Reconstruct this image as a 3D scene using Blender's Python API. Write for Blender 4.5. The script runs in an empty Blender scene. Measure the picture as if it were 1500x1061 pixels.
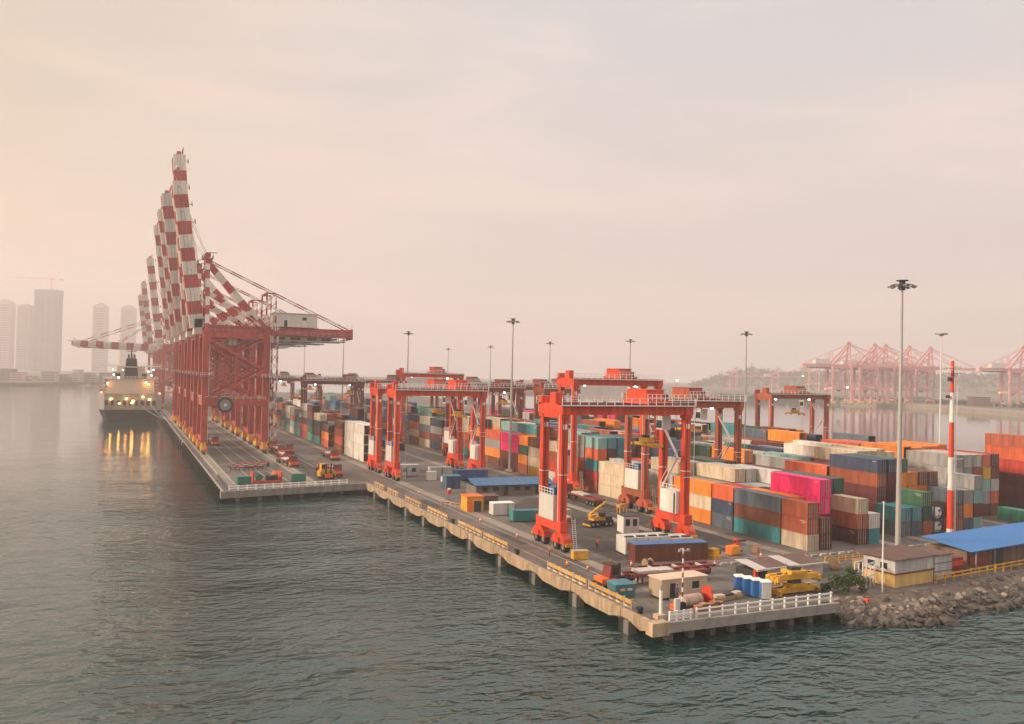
import bpy, bmesh, math, random
from mathutils import Vector, Matrix, noise
R = math.radians
rnd = random.Random(7)
scene = bpy.context.scene
col = scene.collection

# ------------------------------------------------------------------ camera
F, PITCH, YAW, ROLL, CAMZ = 1267.0, R(.71), R(24.25), R(1.31), 28.0
fwd = Vector((math.sin(YAW)*math.cos(PITCH), math.cos(YAW)*math.cos(PITCH), math.sin(PITCH)))
rgt = Vector((math.cos(YAW), -math.sin(YAW), 0)); upv = rgt.cross(fwd)
cr, sr = math.cos(ROLL), math.sin(ROLL)
cx = rgt*cr + upv*sr
cy = upv*cr - rgt*sr
cam = bpy.data.cameras.new('camera'); cam.lens = 36*F/1500; cam.sensor_width = 36
cam.clip_start = .5; cam.clip_end = 9000
co = bpy.data.objects.new('camera', cam); col.objects.link(co)
mw = Matrix((cx, cy, -fwd)).transposed().to_4x4(); mw.translation = Vector((0, 0, CAMZ))
co.matrix_world = mw
scene.camera = co

# ------------------------------------------------------------------ render / view
scene.render.engine = 'CYCLES'
scene.view_settings.view_transform = 'Standard'
scene.view_settings.look = 'None'
scene.view_settings.exposure = 0.06
scene.view_settings.gamma = 1
cyc = scene.cycles
cyc.use_denoising = True
cyc.max_bounces = 5; cyc.diffuse_bounces = 2; cyc.glossy_bounces = 2; cyc.transmission_bounces = 2
cyc.volume_bounces = 1; cyc.transparent_max_bounces = 6
cyc.sample_clamp_indirect = 4; cyc.sample_clamp_direct = 0
cyc.use_adaptive_sampling = True; cyc.adaptive_threshold = .02
cyc.caustics_reflective = False; cyc.caustics_refractive = False

# ------------------------------------------------------------------ sky and sun
SUN_EL, SUN_AZ = R(21), R(-76)          # azimuth from +Y, positive towards +X
world = bpy.data.worlds.new('World'); scene.world = world; world.use_nodes = True
nt = world.node_tree; N = nt.nodes; L = nt.links
N.clear()
out = N.new('ShaderNodeOutputWorld'); bg = N.new('ShaderNodeBackground'); L.new(bg.outputs[0], out.inputs[0])
sky = N.new('ShaderNodeTexSky'); sky.sky_type = 'NISHITA'; sky.sun_disc = False
sky.sun_elevation = SUN_EL; sky.sun_rotation = SUN_AZ; sky.dust_density = 6; sky.air_density = 1.5
skm = N.new('ShaderNodeVectorMath'); skm.operation = 'SCALE'; skm.inputs['Scale'].default_value = .09
L.new(sky.outputs[0], skm.inputs[0])
tc = N.new('ShaderNodeTexCoord'); sep = N.new('ShaderNodeSeparateXYZ'); L.new(tc.outputs['Generated'], sep.inputs[0])
ramp = N.new('ShaderNodeValToRGB'); e = ramp.color_ramp.elements
def c4(c): return (c[0], c[1], c[2], 1)
stops = [(0.0, (.74, .60, .565)), (.08, (.76, .625, .58)), (.20, (.785, .68, .635)), (.40, (.75, .70, .685)), (.60, (1.2, 1.15, 1.14)), (1.0, (2.0, 1.98, 1.98))]
e[0].position, e[0].color = stops[0][0], c4(stops[0][1]); e[1].position, e[1].color = stops[-1][0], c4(stops[-1][1])
for p_, c_ in stops[1:-1]:
    k = e.new(p_); k.color = c4(c_)
L.new(sep.outputs['Z'], ramp.inputs[0])
# warm glow of the veiled sun in the west
sdir = Vector((math.sin(SUN_AZ)*math.cos(SUN_EL), math.cos(SUN_AZ)*math.cos(SUN_EL), math.sin(SUN_EL)))
dot = N.new('ShaderNodeVectorMath'); dot.operation = 'DOT_PRODUCT'; dot.inputs[1].default_value = sdir
L.new(tc.outputs['Generated'], dot.inputs[0])
gl = N.new('ShaderNodeMapRange'); gl.interpolation_type = 'SMOOTHSTEP'
gl.inputs['From Min'].default_value = -.15; gl.inputs['From Max'].default_value = 1.0
gl.inputs['To Min'].default_value = 0; gl.inputs['To Max'].default_value = 1
L.new(dot.outputs['Value'], gl.inputs['Value'])
glow = N.new('ShaderNodeMix'); glow.data_type = 'RGBA'; glow.blend_type = 'MIX'
L.new(gl.outputs[0], glow.inputs['Factor']); L.new(ramp.outputs[0], glow.inputs['A']); glow.inputs['B'].default_value = (.86, .60, .345, 1)
# thin high cloud streaks
mp = N.new('ShaderNodeMapping'); mp.inputs['Scale'].default_value = (1.6, 1.6, 7.5); mp.inputs['Rotation'].default_value = (R(6), R(4), 0)
L.new(tc.outputs['Generated'], mp.inputs[0])
nz = N.new('ShaderNodeTexNoise'); nz.inputs['Scale'].default_value = 1.7; nz.inputs['Detail'].default_value = 5; nz.inputs['Roughness'].default_value = .52; nz.inputs['Distortion'].default_value = .5
L.new(mp.outputs[0], nz.inputs['Vector'])
cr_ = N.new('ShaderNodeValToRGB'); ce = cr_.color_ramp.elements
ce[0].position, ce[0].color = .36, (.92, .945, .98, 1); ce[1].position, ce[1].color = .64, (1.12, 1.055, 1.03, 1)
k = ce.new(.50); k.color = (1, 1, 1, 1)
L.new(nz.outputs['Fac'], cr_.inputs[0])
cl = N.new('ShaderNodeMix'); cl.data_type = 'RGBA'; cl.blend_type = 'MULTIPLY'; cl.inputs['Factor'].default_value = 1
L.new(glow.outputs['Result'], cl.inputs['A']); L.new(cr_.outputs[0], cl.inputs['B'])
mix = N.new('ShaderNodeMix'); mix.data_type = 'RGBA'; mix.inputs['Factor'].default_value = .10
L.new(cl.outputs['Result'], mix.inputs['A']); L.new(skm.outputs[0], mix.inputs['B'])
L.new(mix.outputs['Result'], bg.inputs['Color']); bg.inputs['Strength'].default_value = 1.0

sl = bpy.data.lights.new('sun', 'SUN'); sl.energy = 5.0; sl.angle = R(11); sl.color = (1.0, .81, .63)
so = bpy.data.objects.new('sun', sl); col.objects.link(so)
so.rotation_euler = (-sdir).to_track_quat('-Z', 'Y').to_euler(); so.location = (-300, 100, 200)

# ------------------------------------------------------------------ materials
MATS = {}
def mat(name, c, rough=.6, metal=0.0, dirt=.25, streak=False, rust=0.0, bump=0.0, scale=1.0, emit=None, corr=None):
    if name in MATS: return MATS[name]
    m = bpy.data.materials.new(name); m.use_nodes = True
    t = m.node_tree; n = t.nodes; l = t.links
    b = n['Principled BSDF']; b.inputs['Roughness'].default_value = rough; b.inputs['Metallic'].default_value = metal
    b.inputs['Base Color'].default_value = c4(c)
    b.inputs['Specular IOR Level'].default_value = .35
    if dirt > 0:
        co_ = n.new('ShaderNodeTexCoord'); oi = n.new('ShaderNodeObjectInfo')
        ad = n.new('ShaderNodeVectorMath'); ad.operation = 'ADD'
        sc_ = n.new('ShaderNodeVectorMath'); sc_.operation = 'SCALE'; sc_.inputs['Scale'].default_value = 40
        cmb = n.new('ShaderNodeCombineXYZ')
        for i_ in range(3): l.new(oi.outputs['Random'], cmb.inputs[i_])
        l.new(cmb.outputs[0], sc_.inputs[0])
        l.new(co_.outputs['Object'], ad.inputs[0]); l.new(sc_.outputs[0], ad.inputs[1])
        mp_ = n.new('ShaderNodeMapping'); mp_.inputs['Scale'].default_value = (1, 1, .16 if streak else 1)
        l.new(ad.outputs[0], mp_.inputs[0])
        nz_ = n.new('ShaderNodeTexNoise'); nz_.inputs['Scale'].default_value = .9*scale; nz_.inputs['Detail'].default_value = 5; nz_.inputs['Roughness'].default_value = .65
        l.new(mp_.outputs[0], nz_.inputs['Vector'])
        mr = n.new('ShaderNodeMapRange'); mr.inputs['From Min'].default_value = .3; mr.inputs['From Max'].default_value = .72
        mr.inputs['To Min'].default_value = 1-dirt; mr.inputs['To Max'].default_value = 1+dirt*.45
        l.new(nz_.outputs['Fac'], mr.inputs['Value'])
        ov = n.new('ShaderNodeMapRange'); ov.inputs['To Min'].default_value = .80; ov.inputs['To Max'].default_value = 1.14
        l.new(oi.outputs['Random'], ov.inputs['Value'])
        mu = n.new('ShaderNodeMath'); mu.operation = 'MULTIPLY'; l.new(mr.outputs[0], mu.inputs[0]); l.new(ov.outputs[0], mu.inputs[1])
        vm = n.new('ShaderNodeVectorMath'); vm.operation = 'SCALE'; vm.inputs[0].default_value = c; l.new(mu.outputs[0], vm.inputs['Scale'])
        last = vm.outputs[0]
        if rust > 0:
            n2 = n.new('ShaderNodeTexNoise'); n2.inputs['Scale'].default_value = 2.2; n2.inputs['Detail'].default_value = 6; n2.inputs['Roughness'].default_value = .7
            l.new(mp_.outputs[0], n2.inputs['Vector'])
            m2 = n.new('ShaderNodeMapRange'); m2.inputs['From Min'].default_value = .58; m2.inputs['From Max'].default_value = .74; m2.inputs['To Max'].default_value = rust
            l.new(n2.outputs['Fac'], m2.inputs['Value'])
            mx = n.new('ShaderNodeMix'); mx.data_type = 'RGBA'; l.new(m2.outputs[0], mx.inputs['Factor']); l.new(last, mx.inputs['A']); mx.inputs['B'].default_value = (.13, .055, .03, 1)
            last = mx.outputs['Result']
        l.new(last, b.inputs['Base Color'])
        if bump > 0:
            bp = n.new('ShaderNodeBump'); bp.inputs['Strength'].default_value = bump; bp.inputs['Distance'].default_value = .08
            l.new(nz_.outputs['Fac'], bp.inputs['Height']); l.new(bp.outputs[0], b.inputs['Normal'])
    if emit:
        b.inputs['Emission Color'].default_value = c4(emit[0]); b.inputs['Emission Strength'].default_value = emit[1]
    MATS[name] = m
    return m

PAINT = {  # word -> colour of the container paint
 'rust red': (.40, .10, .05), 'brown': (.19, .062, .035), 'maroon': (.135, .03, .03), 'orange': (.86, .26, .03), 'red': (.55, .055, .035),
 'vermilion': (.72, .14, .05), 'navy': (.045, .065, .12), 'slate': (.115, .15, .19), 'blue': (.05, .12, .30), 'teal': (.05, .27, .32),
 'pale teal': (.25, .46, .45), 'green': (.05, .16, .085), 'dark green': (.04, .10, .065), 'grey': (.32, .315, .31), 'pale grey': (.52, .51, .49),
 'cream': (.66, .545, .40), 'white': (.76, .71, .64), 'magenta': (.95, .03, .20), 'yellow': (.72, .42, .05), 'sea green': (.06, .30, .21)}
CM = {}
for k_, v_ in PAINT.items():
    CM[k_] = mat('container_'+k_.replace(' ', '_'), v_, .55, 0, .42, True, .55 if k_ not in ('white', 'cream', 'magenta') else .35)
M = dict(
 red=mat('crane_red_paint', (.70, .065, .022), .5, 0, .40, True, .45, 0, 1.4),
 rtgbrown=mat('faded_orange_paint', (.42, .095, .045), .55, 0, .42, True, .55, 0, 1.4),
 darkred=mat('dull_red_paint', (.24, .04, .035), .55, 0, .25, True, .3),
 stsred=mat('brick_red_paint', (.47, .07, .05), .5, 0, .38, True, .4, 0, 1.2),
 stswhite=mat('boom_white_paint', (.76, .70, .62), .5, 0, .28, True, .4, 0, 1.2),
 hazepink=mat('far_crane_red_haze_tinted', (.80, .36, .36), .5, 0, .15),  # crane red paled towards pink, distance haze painted into the base colour
 white=mat('white_paint', (.70, .675, .63), .5, 0, .14, True, .15),
 rail=mat('rail_white_paint', (.85, .82, .77), .5, 0, .08),
 yellow=mat('safety_yellow', (.72, .36, .03), .5, 0, .35, False, .5),
 black=mat('black_rubber', (.02, .02, .021), .8, 0, .2),
 dark=mat('dark_steel', (.05, .05, .055), .5, .3, .25),
 steel=mat('grey_steel', (.28, .28, .28), .5, .4, .25, True, .2),
 mast=mat('galvanised_steel', (.42, .40, .37), .5, .3, .2, True, .1),
 glass=mat('dark_glass', (.02, .025, .03), .12, 0, 0),
 concrete=mat('quay_concrete', (.53, .385, .255), .85, 0, .55, True, .35, .3, 1.3),
 pier=mat('wet_concrete', (.22, .20, .18), .8, 0, .4, True, 0, .3),
 edge=mat('grey_concrete', (.34, .31, .28), .85, 0, .35, False, 0, .3),
 blueroof=mat('blue_roof_sheet', (.035, .19, .50), .45, 0, .10),
 blueroof2=mat('weathered_blue_roof', (.04, .13, .27), .5, 0, .2),
 bluepaint=mat('blue_paint', (.05, .16, .38), .5, 0, .2),
 toilet=mat('toilet_blue_plastic', (.04, .16, .42), .4, 0, .15),
 tealp=mat('teal_paint', (.03, .22, .22), .5, 0, .3, True, .3),
 tealb=mat('skip_blue_paint', (.07, .20, .25), .5, 0, .3, True, .3),
 greenp=mat('green_paint', (.02, .20, .13), .5, 0, .2),
 brownroof=mat('brown_roof_sheet', (.15, .09, .075), .7, 0, .3),
 wall=mat('grey_shed_wall', (.22, .20, .185), .8, 0, .3, True),
 brownwall=mat('brown_shed_wall', (.24, .15, .10), .8, 0, .3, True),
 beige=mat('beige_panel', (.60, .47, .34), .6, 0, .2, True, .1),
 orange=mat('orange_paint', (.85, .16, .02), .5, 0, .2, False, .2),
 timber=mat('pallet_timber', (.36, .24, .14), .8, 0, .3),
 pinkwrap=mat('wrapped_goods', (.60, .42, .33), .6, 0, .3),
 navyhull=mat('ship_hull_paint', (.035, .045, .075), .45, 0, .2, True, .2),
 shipgrey=mat('ship_grey_paint', (.30, .28, .25), .5, 0, .25, True, .2),
 shipcream=mat('ship_cream_paint', (.70, .58, .43), .5, 0, .15),
 tower=mat('tower_concrete', (.48, .42, .40), .8, 0, .12),
 towerdark=mat('tower_glass', (.14, .14, .16), .4, 0, .12),
 towergrey=mat('unfinished_tower_concrete', (.06, .058, .065), .8, 0, .12),
 roofw=mat('pale_roof', (.55, .5, .46), .7, 0, .2),
 skin=mat('skin', (.30, .16, .10), .6, 0, 0),
 cloth_b=mat('navy_trousers', (.025, .03, .09), .8, 0, .1),
 cloth_p=mat('violet_shirt', (.14, .10, .26), .8, 0, .1),
 hivis=mat('orange_vest', (.85, .22, .03), .7, 0, .1),
 rope=mat('mooring_rope', (.45, .40, .32), .9, 0, .1),
 lampw=mat('lit_lamp_white', (1, 1, 1), .5, 0, 0, emit=((1, .93, .78), 30)),
 lampo=mat('lit_lamp_orange', (1, .6, .2), .5, 0, 0, emit=((1, .42, .08), 60)),
 lampr=mat('lit_lamp_red', (1, .2, .1), .5, 0, 0, emit=((1, .15, .08), 14)),
)
def ground_mat(name, c1, c2, c3, rough=.85, sc=.05):
    m = bpy.data.materials.new(name); m.use_nodes = True
    t = m.node_tree; n = t.nodes; l = t.links; b = n['Principled BSDF']
    b.inputs['Roughness'].default_value = rough; b.inputs['Specular IOR Level'].default_value = .3
    g = n.new('ShaderNodeNewGeometry')
    a = n.new('ShaderNodeTexNoise'); a.inputs['Scale'].default_value = sc; a.inputs['Detail'].default_value = 6; a.inputs['Roughness'].default_value = .62
    l.new(g.outputs['Position'], a.inputs['Vector'])
    mp_ = n.new('ShaderNodeMapping'); mp_.inputs['Scale'].default_value = (.9, .09, 1); mp_.inputs['Rotation'].default_value = (0, 0, R(4)); l.new(g.outputs['Position'], mp_.inputs[0])
    s = n.new('ShaderNodeTexNoise'); s.inputs['Scale'].default_value = .7; s.inputs['Detail'].default_value = 5; s.inputs['Roughness'].default_value = .6; l.new(mp_.outputs[0], s.inputs['Vector'])
    r1 = n.new('ShaderNodeMapRange'); r1.inputs['From Min'].default_value = .36; r1.inputs['From Max'].default_value = .64; l.new(a.outputs['Fac'], r1.inputs['Value'])
    r2 = n.new('ShaderNodeMapRange'); r2.inputs['From Min'].default_value = .5; r2.inputs['From Max'].default_value = .72; r2.inputs['To Max'].default_value = .7; l.new(s.outputs['Fac'], r2.inputs['Value'])
    x1 = n.new('ShaderNodeMix'); x1.data_type = 'RGBA'; l.new(r1.outputs[0], x1.inputs['Factor']); x1.inputs['A'].default_value = c4(c1); x1.inputs['B'].default_value = c4(c2)
    x2 = n.new('ShaderNodeMix'); x2.data_type = 'RGBA'; l.new(r2.outputs[0], x2.inputs['Factor']); l.new(x1.outputs['Result'], x2.inputs['A']); x2.inputs['B'].default_value = c4(c3)
    d = n.new('ShaderNodeTexNoise'); d.inputs['Scale'].default_value = .22; d.inputs['Detail'].default_value = 8; d.inputs['Roughness'].default_value = .75; l.new(g.outputs['Position'], d.inputs['Vector'])
    r3 = n.new('ShaderNodeMapRange'); r3.inputs['From Min'].default_value = .54; r3.inputs['From Max'].default_value = .64; r3.inputs['To Max'].default_value = .75; l.new(d.outputs['Fac'], r3.inputs['Value'])
    x3 = n.new('ShaderNodeMix'); x3.data_type = 'RGBA'; l.new(r3.outputs[0], x3.inputs['Factor']); l.new(x2.outputs['Result'], x3.inputs['A']); x3.inputs['B'].default_value = c4(tuple(v*.45 for v in c1))
    l.new(x3.outputs['Result'], b.inputs['Base Color'])
    MATS[name] = m
    return m
M['yard'] = ground_mat('yard_asphalt', (.095, .082, .075), (.165, .145, .132), (.20, .175, .158))
M['freshtar'] = ground_mat('fresh_tar', (.05, .045, .042), (.085, .076, .07), (.12, .105, .095), sc=.1)
M['strip'] = ground_mat('runway_concrete', (.25, .21, .17), (.31, .265, .22), (.19, .165, .14), sc=.12)
M['line'] = mat('worn_line_paint', (.5, .46, .38), .8, 0, .5, False, 0, 0, 1.5)
M['yline'] = mat('worn_yellow_paint', (.5, .34, .10), .8, 0, .5, False, 0, 0, 1.5)
M['soil'] = ground_mat('embankment_soil', (.12, .09, .065), (.20, .15, .11), (.09, .07, .055), sc=.3)
M['land'] = ground_mat('far_land', (.10, .10, .075), (.16, .14, .11), (.07, .085, .06), sc=.02)
M['rock1'] = mat('granite_rock', (.30, .25, .205), .9, 0, .45, False, 0, .6, 1.6)
M['rock2'] = mat('dark_granite_rock', (.12, .105, .095), .9, 0, .4, False, 0, .6, 1.6)
M['leaf'] = mat('leaves', (.085, .16, .04), .6, 0, .45, False, 0, 0, .8)
M['leaf2'] = mat('dark_leaves', (.035, .07, .022), .6, 0, .45, False, 0, 0, .8)
M['farleaf'] = mat('far_leaves', (.05, .085, .04), .8, 0, .4, False, 0, 0, .1)
M['bark'] = mat('bark', (.10, .075, .05), .9, 0, .3)

def water_mat():
    m = bpy.data.materials.new('sea_water'); m.use_nodes = True
    t = m.node_tree; n = t.nodes; l = t.links; b = n['Principled BSDF']
    b.inputs['Base Color'].default_value = (.007, .040, .035, 1); b.inputs['Roughness'].default_value = .04; b.inputs['IOR'].default_value = 1.68
    g = n.new('ShaderNodeNewGeometry')
    def nz_(scale, sx, sy, rot, det, rg=.55):
        mp_ = n.new('ShaderNodeMapping'); mp_.inputs['Scale'].default_value = (sx, sy, 1); mp_.inputs['Rotation'].default_value = (0, 0, R(rot)); l.new(g.outputs['Position'], mp_.inputs[0])
        a = n.new('ShaderNodeTexNoise'); a.inputs['Scale'].default_value = scale; a.inputs['Detail'].default_value = det; a.inputs['Roughness'].default_value = rg; a.inputs['Distortion'].default_value = .4
        l.new(mp_.outputs[0], a.inputs['Vector']); return a.outputs['Fac']
    h1 = nz_(.055, 1, 1.8, 20, 2); h2 = nz_(.40, 1, 1.7, 28, 2); h3 = nz_(1.1, 1, 1.6, 12, 3, .6); h0 = nz_(.02, 1, 1.5, -10, 3)
    def ma(op, a, bb):
        q = n.new('ShaderNodeMath'); q.operation = op
        if isinstance(a, float): q.inputs[0].default_value = a
        else: l.new(a, q.inputs[0])
        if isinstance(bb, float): q.inputs[1].default_value = bb
        else: l.new(bb, q.inputs[1])
        return q.outputs[0]
    # calmer and rougher patches of wind ripple
    pat = n.new('ShaderNodeMapRange'); pat.inputs['From Min'].default_value = .35; pat.inputs['From Max'].default_value = .65; pat.inputs['To Min'].default_value = .55; pat.inputs['To Max'].default_value = 1.25
    l.new(h0, pat.inputs['Value'])
    s = ma('ADD', ma('MULTIPLY', h1, 1.5), ma('ADD', ma('MULTIPLY', h2, .80), ma('MULTIPLY', h3, .15)))
    s = ma('MULTIPLY', s, pat.outputs[0])
    # sheltered water further up the harbour and in the basin lies calmer than the open water off the quay
    sx = n.new('ShaderNodeSeparateXYZ'); l.new(g.outputs['Position'], sx.inputs[0])
    cm_ = n.new('ShaderNodeMapRange'); cm_.interpolation_type = 'SMOOTHSTEP'; cm_.inputs['From Min'].default_value = 70; cm_.inputs['From Max'].default_value = 360; cm_.inputs['To Min'].default_value = 1.0; cm_.inputs['To Max'].default_value = .12
    l.new(sx.outputs['Y'], cm_.inputs['Value'])
    cx_ = n.new('ShaderNodeMapRange'); cx_.inputs['From Min'].default_value = 200; cx_.inputs['From Max'].default_value = 260; cx_.inputs['To Min'].default_value = 1.0; cx_.inputs['To Max'].default_value = .2
    l.new(sx.outputs['X'], cx_.inputs['Value'])
    cl_ = n.new('ShaderNodeMapRange'); cl_.interpolation_type = 'SMOOTHSTEP'; cl_.inputs['From Min'].default_value = -40; cl_.inputs['From Max'].default_value = 35; cl_.inputs['To Min'].default_value = .55; cl_.inputs['To Max'].default_value = 1.0
    l.new(sx.outputs['X'], cl_.inputs['Value'])
    s = ma('MULTIPLY', ma('MULTIPLY', ma('MULTIPLY', s, cm_.outputs[0]), cx_.outputs[0]), cl_.outputs[0])
    bp = n.new('ShaderNodeBump'); bp.inputs['Strength'].default_value = 1.0; bp.inputs['Distance'].default_value = 1.0
    l.new(s, bp.inputs['Height']); l.new(bp.outputs[0], b.inputs['Normal'])
    return m
M['water'] = water_mat()

# ------------------------------------------------------------------ mesh helpers
class MB:
    def __init__(s): s.v = []; s.f = []; s.mi = []; s.ms = []
    def k(s, m):
        if isinstance(m, str): m = M[m]
        if m not in s.ms: s.ms.append(m)
        return s.ms.index(m)
    def add(s, vs, fs, m):
        o = len(s.v); i = s.k(m); s.v += [tuple(p) for p in vs]
        for f in fs: s.f.append(tuple(o+j for j in f)); s.mi.append(i)
    def box(s, a, b, m):
        x0, y0, z0 = a; x1, y1, z1 = b
        s.add([(x0,y0,z0),(x1,y0,z0),(x1,y1,z0),(x0,y1,z0),(x0,y0,z1),(x1,y0,z1),(x1,y1,z1),(x0,y1,z1)],
              [(0,3,2,1),(4,5,6,7),(0,1,5,4),(1,2,6,5),(2,3,7,6),(3,0,4,7)], m)
    def bxc(s, c, d, m): s.box((c[0]-d[0]/2, c[1]-d[1]/2, c[2]-d[2]/2), (c[0]+d[0]/2, c[1]+d[1]/2, c[2]+d[2]/2), m)
    def beam(s, p, q, w, h, m, w2=None, h2=None):
        p = Vector(p); q = Vector(q); d = (q-p).normalized()
        u = Vector((0, 0, 1)) if abs(d.z) < .9 else Vector((1, 0, 0))
        a = d.cross(u).normalized(); b = a.cross(d).normalized()
        w2 = w if w2 is None else w2; h2 = h if h2 is None else h2
        vs = [p+a*w/2*i+b*h/2*j for i, j in ((-1,-1),(1,-1),(1,1),(-1,1))]+[q+a*w2/2*i+b*h2/2*j for i, j in ((-1,-1),(1,-1),(1,1),(-1,1))]
        s.add(vs, [(0,1,2,3),(7,6,5,4),(0,4,5,1),(1,5,6,2),(2,6,7,3),(3,7,4,0)], m)
    def tube(s, p, q, r, m, n=8, r2=None):
        p = Vector(p); q = Vector(q); d = (q-p).normalized(); r2 = r if r2 is None else r2
        u = Vector((0, 0, 1)) if abs(d.z) < .9 else Vector((1, 0, 0))
        a = d.cross(u).normalized(); b = a.cross(d).normalized()
        cs = [(math.cos(2*math.pi*i/n), math.sin(2*math.pi*i/n)) for i in range(n)]
        vs = [p+a*r*c+b*r*z for c, z in cs]+[q+a*r2*c+b*r2*z for c, z in cs]
        fs = [(i, i+n, (i+1) % n+n, (i+1) % n) for i in range(n)]+[tuple(range(n)), tuple(range(2*n-1, n-1, -1))]
        s.add(vs, fs, m)
    def prism(s, poly, z0, z1, m, mside=None):
        n = len(poly); vs = [(x, y, z0) for x, y in poly]+[(x, y, z1) for x, y in poly]
        s.add(vs, [tuple(range(n-1, -1, -1)), tuple(range(n, 2*n))], m)
        s.add(vs, [(i, (i+1) % n, (i+1) % n+n, i+n) for i in range(n)], mside or m)
    def quad(s, pts, m): s.add(pts, [tuple(range(len(pts)))], m)
    def rail(s, p, q, m, h=1.1, n=6, t=.07, mid=True):
        p = Vector(p); q = Vector(q)
        for i in range(n+1):
            a = p.lerp(q, i/n); s.beam(a, a+Vector((0, 0, h)), t, t, m)
        s.beam(p+Vector((0, 0, h)), q+Vector((0, 0, h)), t, t, m)
        if mid: s.beam(p+Vector((0, 0, h*.5)), q+Vector((0, 0, h*.5)), t*.8, t*.8, m)
    def mesh(s, name):
        me = bpy.data.meshes.new(name); me.from_pydata(s.v, [], s.f)
        for m in s.ms: me.materials.append(m)
        me.polygons.foreach_set('material_index', s.mi)
        me.update(); return me
    def build(s, name, parent=None, loc=(0, 0, 0), rz=0):
        return link(name, s.mesh(name), parent, loc, rz)
def link(name, me, parent=None, loc=(0, 0, 0), rz=0):
    o = bpy.data.objects.new(name, me); col.objects.link(o)
    o.location = loc; o.rotation_euler = (0, 0, rz)
    if parent: o.parent = parent
    return o
LABELS = {}
def tag(o, label, cat, group=None, kind=None):
    o['label'] = label; o['category'] = cat
    if group: o['group'] = group
    if kind: o['kind'] = kind
    return o
def thing(name, label, cat, loc=(0, 0, 0), rz=0, group=None):
    o = bpy.data.objects.new(name, None); o.empty_display_size = .5; col.objects.link(o)
    o.location = loc; o.rotation_euler = (0, 0, rz)
    return tag(o, label, cat, group)
def struct(o, label=None, cat=None):
    o['kind'] = 'structure'
    if label: o['label'] = label; o['category'] = cat or 'ground'
    return o
KIDS = {}
def kids(o):
    return [c for c in col.objects if c.parent == o]
def dup(root, loc, rz=None, label=None, group=None):
    if root.name not in KIDS:
        KIDS[root.name] = [(c, kids(c)) for c in kids(root)]
    r = root.copy(); col.objects.link(r); r.location = loc
    if rz is not None: r.rotation_euler = (0, 0, rz)
    if label: r['label'] = label
    if group: r['group'] = group
    for c, gs in KIDS[root.name]:
        d = c.copy(); col.objects.link(d); d.parent = r
        for g in gs:
            h = g.copy(); col.objects.link(h); h.parent = d
    return r
ORD = ['first', 'second', 'third', 'fourth', 'fifth', 'sixth', 'seventh', 'eighth', 'ninth', 'tenth', 'eleventh', 'twelfth', 'thirteenth', 'fourteenth', 'fifteenth', 'sixteenth', 'seventeenth', 'eighteenth', 'nineteenth', 'twentieth']

# ------------------------------------------------------------------ setting: water, yard, quays
WZ = -2.4
b = MB()
b.quad([(-2500, -100, WZ), (2500, -100, WZ), (2500, 3200, WZ), (-2500, 3200, WZ)], 'water')
struct(b.build('water'), 'grey green harbour water with fine wind ripples', 'water')

yard = [(21.3, 202), (55.5, 208.6), (55.5, 82.4), (82.6, 83.4), (88, 85.6), (97, 83.6), (104, 84.4), (128, 87.6), (185, 95.3), (245, 103.0), (262, 330), (300, 760), (300, 1000), (21.3, 1000)]
b = MB(); b.prism(yard, -1.25, 0, 'yard', 'edge')
struct(b.build('container_yard_ground'), 'worn grey asphalt of the container yard and quays', 'ground')
# lighter strips of concrete where the gantry wheels run, worn lines
b = MB()
for x in (64.2, 87.7, 98.0, 121.5, 130.5, 154, 161.5, 185):
    b.box((x-1.1, 92 if x < 90 else 104, 0), (x+1.1, 640, .004), 'strip')
for x in (24.2, 43.0):
    b.box((x-1.3, 209, 0), (x+1.3, 900, .004), 'strip')
struct(b.build('wheel_runway_strips'), 'pale concrete strips under the gantry wheels', 'pavement')
b = MB()
for x in (24.2, 43.0):
    for d in (-.9, .9): b.box((x+d-.12, 210, .004), (x+d+.12, 900, .012), 'line')
    b.box((x-.06, 210, .004), (x+.06, 900, .03), 'steel')
for x in (30, 34, 38, 50.5): b.box((x-.09, 212, .0), (x+.09, 880, .004), 'line')
b.box((58.3, 90, 0), (58.5, 205, .004), 'yline'); b.box((61.6, 96, 0), (61.75, 205, .004), 'line')
for i in range(14): b.box((91.5-.1, 100+i*7, 0), (91.5+.1, 103.5+i*7, .004), 'line')
b.box((64, 107.8, 0), (100, 107.95, .004), 'line'); b.box((99, 100.5, 0), (150, 100.7, .004), 'yline')
struct(b.build('quay_rails_and_line_markings'), 'crane rails and worn painted lines on the quay', 'road markings')
b = MB()
b.prism([(68.5, 112.5), (86, 110.6), (97, 117), (96.5, 172), (84, 176), (69, 158)], 0, .003, 'freshtar')
for x0, y0, x1, y1 in ((26, 262, 40, 330), (31, 226, 36, 238), (45, 214, 52, 300), (60, 128, 62, 140), (58.5, 168, 61, 179), (92, 96, 99, 102)): b.box((x0, y0, 0), (x1, y1, .003), 'freshtar')
struct(b.build('dark_asphalt_patches'), 'darker patches of newer asphalt on the yard', 'pavement')
# kerb ridge along the yard road
b = MB()
for i in range(26):
    b.box((80+i*2.0, 104.5+.05*i, 0), (81.2+i*2.0, 104.9+.05*i, .35), 'line' if i % 2 else 'edge')
struct(b.build('kerb_blocks'), 'row of pale concrete kerb blocks along the yard road', 'kerb')

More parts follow.
